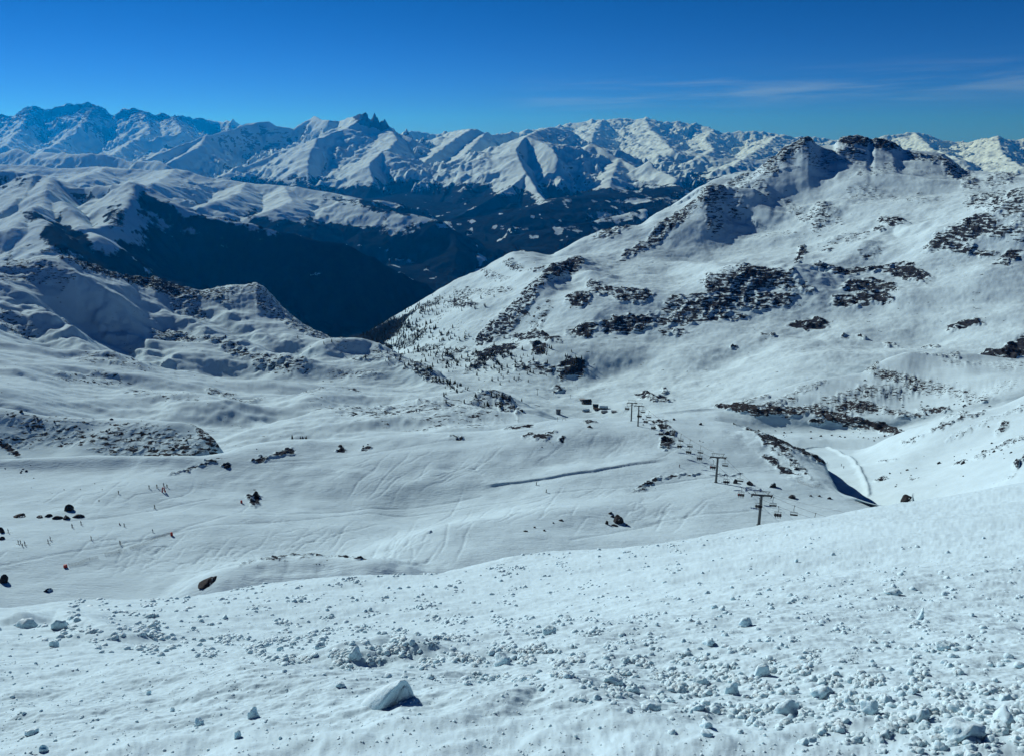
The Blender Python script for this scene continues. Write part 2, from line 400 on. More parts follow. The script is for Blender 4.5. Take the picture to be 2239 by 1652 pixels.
# ---------------------------------------------------------------- gully and slope on the right
M_mid = terrain_mat('mid_snow', 0.4, bump=0.2, bump_scale=0.35, k=0.85)
P2 = [
 [(1350, 'z', 330, -235), (1850, 'z', 330, -215), (2100, 'z', 260, -170), (2550, 'z', 190, -110)],
 [(1350, 1110, 440), (1850, 1095, 430), (2000, 1080, 400), (2238, 1030, 340), (2550, 985, 290)],
 [(1350, 1040, 570), (1850, 1020, 550), (2000, 1010, 500), (2238, 950, 465), (2550, 900, 420)],
 [(1350, 1010, 650), (1700, 985, 660), (1780, 985, 660), (1860, 985, 640), (1950, 955, 600), (2050, 928, 565), (2150, 898, 580), (2238, 864, 590), (2550, 780, 560)],
]
P2_rocks = [(2170, 925, 40, 5, -24, .62), (2100, 955, 40, 5, -24, .55), (2220, 900, 30, 6, -28, .6), (2200, 1030, 30, 4, -24, .55), (1990, 1096, 14, 6), (2180, 985, 45, 7, -22, .75), (2150, 1000, 30, 5, -30, .7), (2215, 965, 30, 6, -25, .75), (2230, 1000, 18, 5, -30), (2100, 1012, 16, 5, -30), (2060, 940, 30, 3, -20, .8), (1990, 965, 30, 3, -20, .7),
  (2090, 930, 25, 4, -25, .8), (2130, 915, 20, 4, -25, .8), (1940, 1010, 25, 3, -10, .7), (1925, 1048, 14, 4, -30, .8), (2000, 1050, 10, 3), (2190, 940, 18, 5, -30, .8), (2050, 905, 20, 4, -20, .7)]
gully = build_sheet('snow_gully', P2, 1350, 2550, 2.4, [12, 60, 50, 50], M_mid, rocks=P2_rocks, rock_h=1.8, rock_s=12, back=(0.5, 0, 1.3), seed=7,
  und=[(5, 120, 80, -25, 31, 's'), (0.4, 20, 14, -25, 32, 'f')],
  feats=[([(1745, 980), (1800, 990), (1868, 1010), (1890, 1050), (1898, 1085)], 1.5, 1.3, 1.8, 2)])

# ---------------------------------------------------------------- rocky plateau
M_plat = terrain_mat('plateau_snow', 0.2, rockc2=(0.066, 0.064, 0.066), bump=0.2, bump_scale=0.25, k=1.2, thr=0.5)
P3 = [
 [(1200, 'z', 720, -310), (1800, 'z', 720, -305), (2550, 'z', 600, -240)],
 [(1200, 1000, 760), (1600, 965, 790), (1800, 965, 800), (2000, 955, 800), (2238, 900, 720), (2550, 860, 700)],
 [(1200, 965, 870), (1560, 902, 965), (1600, 915, 945), (1660, 932, 920), (1760, 940, 908), (1850, 945, 905), (1950, 945, 900), (2010, 930, 905), (2238, 872, 900), (2550, 840, 900)],
 [(1200, 940, 920), (1560, 896, 975), (1600, 900, 965), (1660, 905, 945), (1760, 912, 935), (1850, 912, 932), (1950, 915, 925), (2010, 905, 930), (2238, 850, 930), (2550, 820, 930)],
 [(1200, 930, 960), (1500, 908, 985), (1570, 888, 1000), (1640, 867, 1050), (1760, 842, 1100), (1880, 812, 1160), (1920, 792, 1200), (2000, 774, 1250), (2100, 774, 1290), (2150, 781, 1300), (2238, 788, 1300), (2550, 790, 1300)],
]
P3_rocks = [(1620, 900, 45, 9, 12, 1.3), (1690, 905, 50, 8, -8, 1.1), (1760, 900, 50, 9, -12, .95), (1700, 885, 50, 6, -12, .7), (1830, 912, 50, 12, 10, 1.15), (1880, 888, 50, 12, 0, 1.0), (1920, 938, 55, 9, 20, 1.2), (1970, 905, 45, 9, 10, .8),
  (1790, 925, 18, 6, 0, .9), (2040, 895, 35, 8, 0, .9), (1960, 820, 55, 10, 12, .85), (2020, 840, 50, 12, 10, .75), (1930, 850, 60, 14, 0, .65), (1850, 870, 70, 14, -15, .65), (1900, 800, 20, 8, -15, .8), (2080, 850, 50, 10, 10, .6), (2130, 870, 40, 10, 0, .6),
  (2060, 775, 50, 4, 3, .7), (2110, 795, 60, 8, 0, .5), (1640, 880, 45, 6, -20, .7), (1760, 855, 50, 7, -20, .6), (2090, 910, 30, 5, -20, .7), (1590, 893, 25, 6, 0, 1.0), (2200, 800, 40, 12, 0, .5), (2180, 850, 50, 10, -15, .45), (1870, 935, 30, 6, 20, 1)]
plateau = build_sheet('rocky_plateau', P3, 1200, 2550, 2.2, [10, 40, 30, 26, 110], M_plat, rocks=P3_rocks, rock_h=3.2, rock_s=22, back=(0.35, 0, 1.12), seed=9,
  und=[(6, 160, 120, 10, 41, 's'), (0.8, 26, 22, 10, 42, 'f')])

# ---------------------------------------------------------------- boulder hill on the left
P4 = [
 [(-400, 'z', 455, -250), (700, 'z', 455, -245)],
 [(-400, 1015, 575), (300, 1010, 578), (480, 1006, 580), (700, 1012, 578)],
 [(-400, 860, 660), (0, 890, 650), (100, 903, 645), (200, 911, 642), (300, 917, 640), (400, 928, 632), (440, 940, 622), (470, 965, 600), (492, 988, 585), (520, 1012, 578), (700, 1040, 575)],
]
P4_rocks = [(450, 955, 13, 40, -38, .95), (466, 978, 12, 18, -30, .9), (345, 1000, 35, 6, 0, 1.1), (240, 955, 60, 22, 0, .62), (330, 965, 70, 30, 0, .66), (130, 945, 90, 25, 8, .58), (60, 920, 70, 16, 5, .55), (390, 985, 60, 14, 0, .75), (420, 960, 40, 12, 0, .6),
  (15, 975, 35, 8, 35, 1.1), (300, 930, 60, 9, 5, .55), (170, 915, 90, 5, 3, .55), (260, 985, 60, 10, 0, .65), (40, 960, 40, 10, 20, .6), (-60, 940, 60, 30, 0, .6)]
boulder_hill = build_sheet('boulder_hill', P4, -380, 640, 2.2, [10, 110], M_plat, rocks=P4_rocks, rock_h=0.9, rock_s=9, back=(0.5, 0, 1.12), seed=11,
  und=[(4, 70, 50, 0, 51, 's'), (0.15, 10, 8, 0, 52, 'f')])

# ---------------------------------------------------------------- rolling ground up to the left ridge
M_ridge = terrain_mat('ridge_snow', 0.13, rockc2=(0.050, 0.057, 0.070), bump=0.25, bump_scale=0.12, k=1.45, steep=0.18, steep_at=0.72)
P5 = [
 [(-400, 'z', 620, -290), (500, 'z', 600, -268), (1450, 'z', 560, -235)],
 [(-400, 955, 800), (480, 985, 700), (650, 972, 690), (900, 958, 680), (1150, 948, 680), (1450, 935, 700)],
 [(-400, 865, 780), (0, 885, 800), (300, 900, 900), (600, 930, 850), (900, 915, 880), (1000, 912, 900), (1140, 912, 1000), (1250, 925, 980), (1450, 935, 950)],
 [(-400, 800, 900), (0, 820, 950), (300, 835, 1110), (600, 880, 1080), (800, 885, 1080), (900, 875, 1110), (1000, 869, 1150), (1100, 883, 1150), (1140, 897, 1120), (1250, 927, 1080), (1450, 940, 1000)],
 [(-400, 710, 1080), (0, 742, 1150), (300, 770, 1320), (500, 800, 1400), (700, 828, 1400), (800, 838, 1400), (900, 848, 1370), (1000, 861, 1290), (1100, 881, 1230), (1140, 896, 1180), (1250, 929, 1120), (1450, 942, 1040)],
 [(-400, 625, 1300), (0, 655, 1400), (200, 685, 1500), (400, 730, 1640), (600, 750, 1640), (740, 768, 1620), (800, 778, 1580), (900, 812, 1470), (1000, 851, 1330), (1100, 880, 1260), (1140, 895, 1210), (1250, 930, 1150), (1450, 944, 1060)],
 [(-400, 555, 1500), (0, 570, 1640), (40, 576, 1660), (90, 570, 1690), (150, 572, 1720), (200, 590, 1760), (270, 610, 1820), (320, 614, 1920), (340, 608, 1930), (360, 616, 1930), (400, 625, 1950), (450, 640, 1950), (490, 632, 1950), (520, 630, 1950), (560, 632, 1950), (590, 650, 1940), (640, 690, 1900), (700, 725, 1870), (740, 745, 1830), (800, 757, 1780), (850, 778, 1720), (900, 799, 1620), (950, 815, 1490), (980, 830, 1430), (1050, 864, 1300), (1100, 879, 1280), (1140, 894, 1230), (1250, 931, 1160), (1450, 945, 1080)],
]
P5_rocks = [(250, 605, 90, 9, 13, 1.0), (360, 628, 50, 14, 10, 1.1), (440, 645, 60, 12, 12, .8), (500, 640, 40, 8, 0, .6), (170, 578, 40, 6, 5, .9), (230, 600, 60, 10, 12, .8), (330, 620, 60, 14, 8, 1.1), (380, 640, 60, 14, 20, .9), (400, 665, 35, 24, 40, .62), (430, 690, 20, 16, 40, .7), (60, 585, 60, 10, 5, .6), (20, 600, 60, 12, 0, .55), (100, 600, 80, 10, 12, .5),
  (450, 640, 50, 8, 5, .7), (580, 660, 40, 16, 40, .6), (640, 700, 60, 16, 40, .62), (700, 735, 60, 12, 30, .7), (385, 735, 50, 9, 14, .8), (290, 762, 20, 9, 15, 1.15), (500, 765, 60, 8, 22, .7), (560, 785, 70, 8, 20, .6), (620, 800, 60, 9, 10, .7), (20, 690, 50, 14, 20, .6),
  (130, 690, 60, 8, 30, .5), (800, 785, 50, 8, 0, .6), (760, 865, 25, 10, 0, .9), (720, 870, 60, 8, -10, .6), (480, 855, 30, 5, 10, .7), (250, 800, 80, 10, 10, .5), (200, 830, 80, 8, 5, .45), (880, 905, 160, 12, 0, .58), (1000, 895, 120, 10, 0, .52), (1110, 905, 30, 10, 30, .8), (820, 915, 80, 8, 0, .5),
  (930, 820, 30, 6, 20, .8), (870, 795, 60, 6, 22, .6), (1060, 880, 60, 6, 22, .75), (1135, 915, 10, 5, 0, 1), (780, 820, 60, 8, 0, .5), (330, 870, 100, 8, 10, .4), (540, 880, 40, 6, 0, .6), (850, 770, 60, 4, 15, .7), (660, 960, 30, 3, 0, .9), (950, 925, 150, 8, 0, .4)]
left_ridge = build_sheet('rolling_ridge', P5, -380, 1450, 2.2, [10, 50, 50, 55, 60, 80], M_ridge, rocks=P5_rocks, rock_h=5, rock_s=32, back=(0.55, 0, 1.3), seed=13, crest_noise=3,
  und=[(14, 260, 150, 25, 61, 's'), (3.2, 70, 45, 25, 62, 'f'), (0.3, 12, 9, 0, 63, 'f')],
  feats=[([(97, 575, .1), (143, 598, .6), (190, 627), (250, 663), (320, 688), (390, 711), (457, 737), (533, 754), (633, 790), (746, 823, .3)], 22, 60, 34, 1.5),
         ([(0, 625, .7), (67, 652), (97, 684), (147, 718), (187, 760), (247, 793), (290, 807), (340, 815, .3)], 16, 50, 34, 1.5),
         ([(190, 688, .3), (233, 711), (293, 751, .3)], 8, 22, 18, 1.5), ([(240, 638, .3), (300, 651), (357, 684, .3)], 10, 26, 22, 1.5), ([(450, 662, .2), (495, 690), (533, 721, .4)], 12, 26, 22, 1.5),
         ([(110, 625, .4), (160, 655, .9), (240, 715), (330, 765, .8), (430, 785, .2)], -50, 46, 95, 1.8),
         ([(0, 675, .6), (60, 705), (110, 742, .6)], -24, 34, 44, 1.7), ([(345, 748, .5), (430, 782), (540, 803), (610, 818, .4)], -16, 42, 60, 1.8),
         ([(270, 660, .5), (330, 692), (420, 727, .5)], -20, 34, 40, 1.7), ([(455, 690, .4), (530, 742), (620, 767), (700, 790, .4)], -28, 40, 55, 1.8),
         ([(30, 800, .5), (150, 830), (280, 850, .5)], -9, 26, 40, 1.8), ([(380, 850, .5), (520, 872), (640, 870, .5)], -9, 26, 40, 1.8),
         ([(560, 635, .1), (650, 720, .9), (740, 765, .4)], 8, 40, 50, 1.6),
         ([(720, 765), (830, 770), (920, 815)], 16, 50, 40, 1.8),
         ([(430, 900), (640, 905), (780, 865)], 10, 30, 50, 1.8),
         ([(200, 880), (380, 870), (500, 900)], 8, 30, 40, 1.8),
         ([(560, 950), (750, 910), (950, 880), (1080, 890)], 14, 40, 60, 1.8)])

# ---------------------------------------------------------------- the big mountain on the right
M_mtn = terrain_mat('mountain_snow', 0.065, rockc2=(0.050, 0.057, 0.070), bump=0.5, bump_scale=0.09, k=1.45, steep=0.25, steep_at=0.66, forest=True)
P6 = [
 [(600, 'z', 1050, -500), (1500, 'z', 950, -420), (2600, 'z', 900, -340)],
 [(600, 940, 1200), (1100, 925, 1250), (1300, 925, 1250), (1500, 925, 1200), (1800, 880, 1200), (2238, 825, 1150), (2600, 800, 1150)],
 [(600, 890, 1500), (1000, 872, 1450), (1100, 882, 1390), (1200, 887, 1380), (1300, 885, 1370), (1500, 878, 1340), (1800, 832, 1350), (2238, 790, 1340), (2600, 780, 1330)],
 [(600, 850, 1800), (860, 806, 1850), (950, 812, 1700), (1050, 832, 1620), (1200, 840, 1560), (1400, 830, 1560), (1600, 800, 1570), (1900, 770, 1550), (2238, 740, 1500), (2600, 720, 1500)],
 [(600, 810, 2300), (850, 782, 2300), (900, 770, 2200), (1000, 785, 2000), (1100, 770, 1900), (1250, 730, 1850), (1400, 722, 1830), (1500, 715, 1830), (1700, 700, 1830), (1900, 680, 1830), (2000, 645, 1830), (2238, 590, 1790), (2600, 520, 1790)],
 [(600, 800, 2600), (850, 770, 2550), (900, 722, 2450), (1000, 690, 2300), (1100, 665, 2230), (1200, 640, 2180), (1300, 640, 2080), (1450, 640, 2050), (1600, 598, 2080), (1700, 600, 2080), (1800, 595, 2080), (1950, 572, 2080), (2050, 520, 2100), (2238, 440, 2120), (2600, 360, 2150)],
 [(600, 795, 2900), (850, 757, 2800), (900, 692, 2700), (1000, 642, 2700), (1100, 592, 2650), (1150, 575, 2600), (1250, 590, 2450), (1400, 590, 2450), (1600, 572, 2550), (1750, 542, 2500), (1900, 500, 2430), (2050, 460, 2400), (2238, 410, 2450), (2600, 360, 2450)],
 [(600, 790, 3000), (850, 730, 2950), (900, 681, 2850), (1000, 627, 2820), (1090, 575, 2800), (1125, 556, 2780), (1200, 568, 2700), (1300, 552, 2700), (1400, 530, 2750), (1500, 500, 2850), (1600, 480, 2900), (1700, 465, 2900), (1800, 440, 2850), (1900, 425, 2780), (2050, 405, 2760), (2238, 392, 2800), (2600, 350, 2800)],
 [(600, 800, 3100), (770, 743, 3100), (800, 728, 3080), (850, 700, 3050), (900, 672, 3000), (950, 645, 2960), (1000, 618, 2950), (1050, 590, 2950), (1090, 565, 2950), (1125, 547, 2900), (1160, 546, 2900), (1200, 555, 2900), (1230, 545, 2900), (1280, 525, 2950), (1340, 510, 3000), (1400, 495, 3050), (1430, 470, 3100), (1480, 440, 3200), (1520, 410, 3250), (1560, 388, 3300), (1620, 380, 3350), (1660, 376, 3350), (1690, 355, 3350), (1715, 328, 3350), (1735, 320, 3350), (1752, 308, 3350), (1765, 306, 3350), (1778, 320, 3350), (1795, 327, 3390), (1820, 322, 3410), (1832, 310, 3420), (1860, 304, 3440), (1892, 304, 3455), (1903, 310, 3460), (1915, 304, 3465), (1950, 311, 3470), (1975, 328, 3470), (2000, 331, 3460), (2040, 337, 3450), (2080, 355, 3420), (2110, 380, 3500), (2160, 385, 3300), (2238, 388, 3100), (2600, 345, 3100)],
]
P6_rocks = [(1720, 350, 50, 22, -40, .62), (1780, 360, 40, 16, 30, .5), (1850, 345, 50, 14, 0, .55), (1900, 380, 30, 14, 0, .5), (1890, 420, 40, 14, 0, .45), (1660, 440, 26, 14, 40, .55), (2000, 430, 60, 16, 0, .42), (1700, 520, 60, 10, 0, .35), (1765, 316, 18, 12, 0, 1.1), (1740, 335, 28, 16, -35, .9), (1705, 365, 30, 14, -45, .9), (1680, 395, 18, 22, 10, .85), (1650, 400, 40, 10, -30, .6), (1865, 312, 36, 9, 0, 1.15), (1940, 316, 36, 10, 10, 1.1), (1860, 335, 30, 6, 0, .8), (2030, 348, 50, 8, 12, .8), (2080, 370, 30, 8, 25, .8), (2110, 395, 30, 10, 20, .7), (1930, 370, 40, 14, -20, .5), (2190, 392, 40, 10, -10, .6),
  (1480, 490, 50, 16, -30, .95), (1550, 460, 35, 20, -25, .85), (1450, 510, 40, 10, -30, .9), (1560, 500, 18, 30, 0, .7), (1600, 470, 30, 16, 30, .6), (1400, 540, 50, 10, -25, .8), (1340, 515, 40, 7, -15, .8), (1600, 400, 50, 8, -20, .7), (1620, 430, 40, 10, -50, .6), (1740, 470, 40, 12, 40, .55), (1790, 480, 22, 30, 10, .7), (1815, 470, 30, 14, 30, .5),
  (1950, 485, 32, 8, 0, .95), (1920, 500, 15, 5, 0, .8), (1850, 520, 60, 8, -15, .55), (1750, 560, 8, 20, 20, 1.0), (1805, 555, 15, 4, 0, .9), (1900, 560, 30, 8, -10, .5),
  (2180, 450, 60, 22, 10, .75), (2225, 440, 26, 30, 0, .8), (2130, 500, 50, 18, -20, 1.0), (2070, 525, 50, 12, -30, 1.0), (2120, 540, 60, 8, 0, .9), (2180, 500, 50, 12, 0, .9), (2210, 548, 26, 12, -20, 1.1), (2190, 575, 22, 5, 0, 1.0), (2150, 430, 50, 10, -20, .6), (2230, 500, 30, 20, 0, .7),
  (1985, 602, 45, 12, 5, 1.2), (1930, 590, 60, 10, -5, .95), (1850, 602, 30, 10, -10, 1.1), (1900, 640, 55, 16, 0, 1.15), (1860, 670, 40, 12, 0, 1.0), (1922, 666, 22, 9, 0, 1.2), (1770, 708, 38, 11, 0, 1.15), (1740, 640, 40, 10, 20, .8), (1800, 600, 20, 6, 0, .9),
  (1660, 615, 70, 13, 10, 1.05), (1600, 625, 60, 20, 10, .95), (1640, 655, 90, 18, 5, .95), (1560, 660, 60, 16, -10, 1.0), (1500, 660, 50, 14, -15, .85), (1520, 690, 80, 14, -5, .9), (1580, 690, 50, 10, 0, .8), (1450, 690, 50, 14, -10, .7), (1480, 720, 30, 5, 0, .8),
  (1370, 702, 60, 13, -5, 1.1), (1275, 716, 34, 12, -10, 1.05), (1250, 590, 26, 12, -15, 1.15), (1215, 608, 34, 10, -30, 1.1), (1185, 628, 26, 10, -35, .9), (1265, 660, 26, 14, -10, 1.05), (1150, 665, 45, 14, -55, .85), (1110, 700, 50, 16, -45, .8), (1090, 715, 40, 14, -30, 1.0), (1065, 735, 28, 10, -40, 1.0), (1330, 638, 40, 9, 0, .95), (1385, 650, 40, 12, 0, 1.0), (1300, 625, 18, 6, 0, .8), (1180, 690, 34, 12, -50, .6),
  (1170, 735, 52, 11, 8, 1.1), (1085, 775, 48, 16, -20, 1.15), (1060, 795, 40, 8, -20, .9), (1178, 768, 16, 10, 0, 1.3), (1256, 788, 24, 12, 0, 1.3), (1230, 800, 14, 8, 0, .9), (1180, 795, 30, 6, 0, .8), (1000, 778, 34, 12, -20, .8), (950, 775, 40, 8, -10, .6), (1140, 800, 16, 6, 0, .9), (1222, 830, 10, 9, -45, 1),
  (1000, 650, 30, 6, -10, .7), (1030, 630, 40, 8, -10, .6), (1080, 640, 40, 8, 0, .6), (1120, 575, 20, 8, 10, .8), (1080, 595, 30, 7, 10, .6), (1170, 600, 20, 6, 0, .7), (1010, 665, 26, 9, 20, 1.0), (960, 690, 40, 6, -30, .5),
  (2110, 708, 34, 6, -8, 1.15), (2080, 715, 14, 4, -20, .8), (1680, 738, 13, 3, 0, 1.2), (1880, 742, 8, 2, 0, 1), (1845, 742, 8, 2, 0, 1), (2215, 768, 40, 14, -15, 1.3), (2170, 778, 26, 8, 0, 1.2), (1415, 858, 20, 8, 20, .9), (1440, 868, 26, 8, 0, 1.0), (1450, 850, 6, 6, 0, .9), (2040, 750, 20, 3, 0, .7), (1950, 750, 20, 3, 0, .7), (1600, 760, 8, 2, 0, .9)]
P6_for = [(770, 748, 60, 14, -30, .9), (830, 732, 60, 20, -30, 1.0), (870, 705, 50, 10, -32, .75), (930, 668, 50, 6, -32, .55), (900, 730, 40, 14, -30, .55), (930, 760, 50, 8, -10, .5), (830, 765, 60, 8, 10, .95), (980, 720, 40, 8, -30, .35)]
right_mountain = build_sheet('snowy_mountain', P6, 620, 2600, 2.2, [8, 30, 50, 60, 80, 80, 60, 80], M_mtn, rocks=P6_rocks, rock_h=6.5, rock_s=42, back=(0.6, 0, 1.3), seed=17, crest_noise=0.8, forests=P6_for,
  und=[(22, 420, 260, -30, 71, 's'), (4.5, 110, 60, -40, 72, 'f'), (0.5, 16, 12, 0, 73, 'f'), (4, 150, 260, -35, 74, 'r')],
  feats=[([(1764, 312, .1), (1722, 350, .8), (1673, 388), (1668, 415), (1701, 445, .2)], 62, 120, 70, 1.6),
         ([(1640, 455), (1555, 448), (1535, 480, .8), (1560, 535, .1)], 70, 110, 65, 1.6),
         ([(1830, 440), (1799, 450), (1790, 500, .1)], 26, 60, 40, 1.5),
         ([(1950, 310), (2040, 338), (2110, 385)], 8, 90, 60, 1.5),
         ([(1180, 640), (1215, 605), (1258, 580), (1290, 610)], 28, 60, 45, 1.6),
         ([(1750, 600), (1850, 575), (1950, 482), (1990, 500)], 20, 60, 60, 1.6),
         ([(1500, 590), (1640, 605), (1760, 625)], 22, 60, 60, 1.6),
         ([(1300, 600), (1450, 600), (1600, 590)], -14, 60, 60, 1.8),
         ([(1230, 840), (1330, 800), (1430, 770)], -6, 40, 40, 1.8),
         ([(1480, 830), (1600, 780), (1750, 740)], -8, 40, 40, 1.8)])
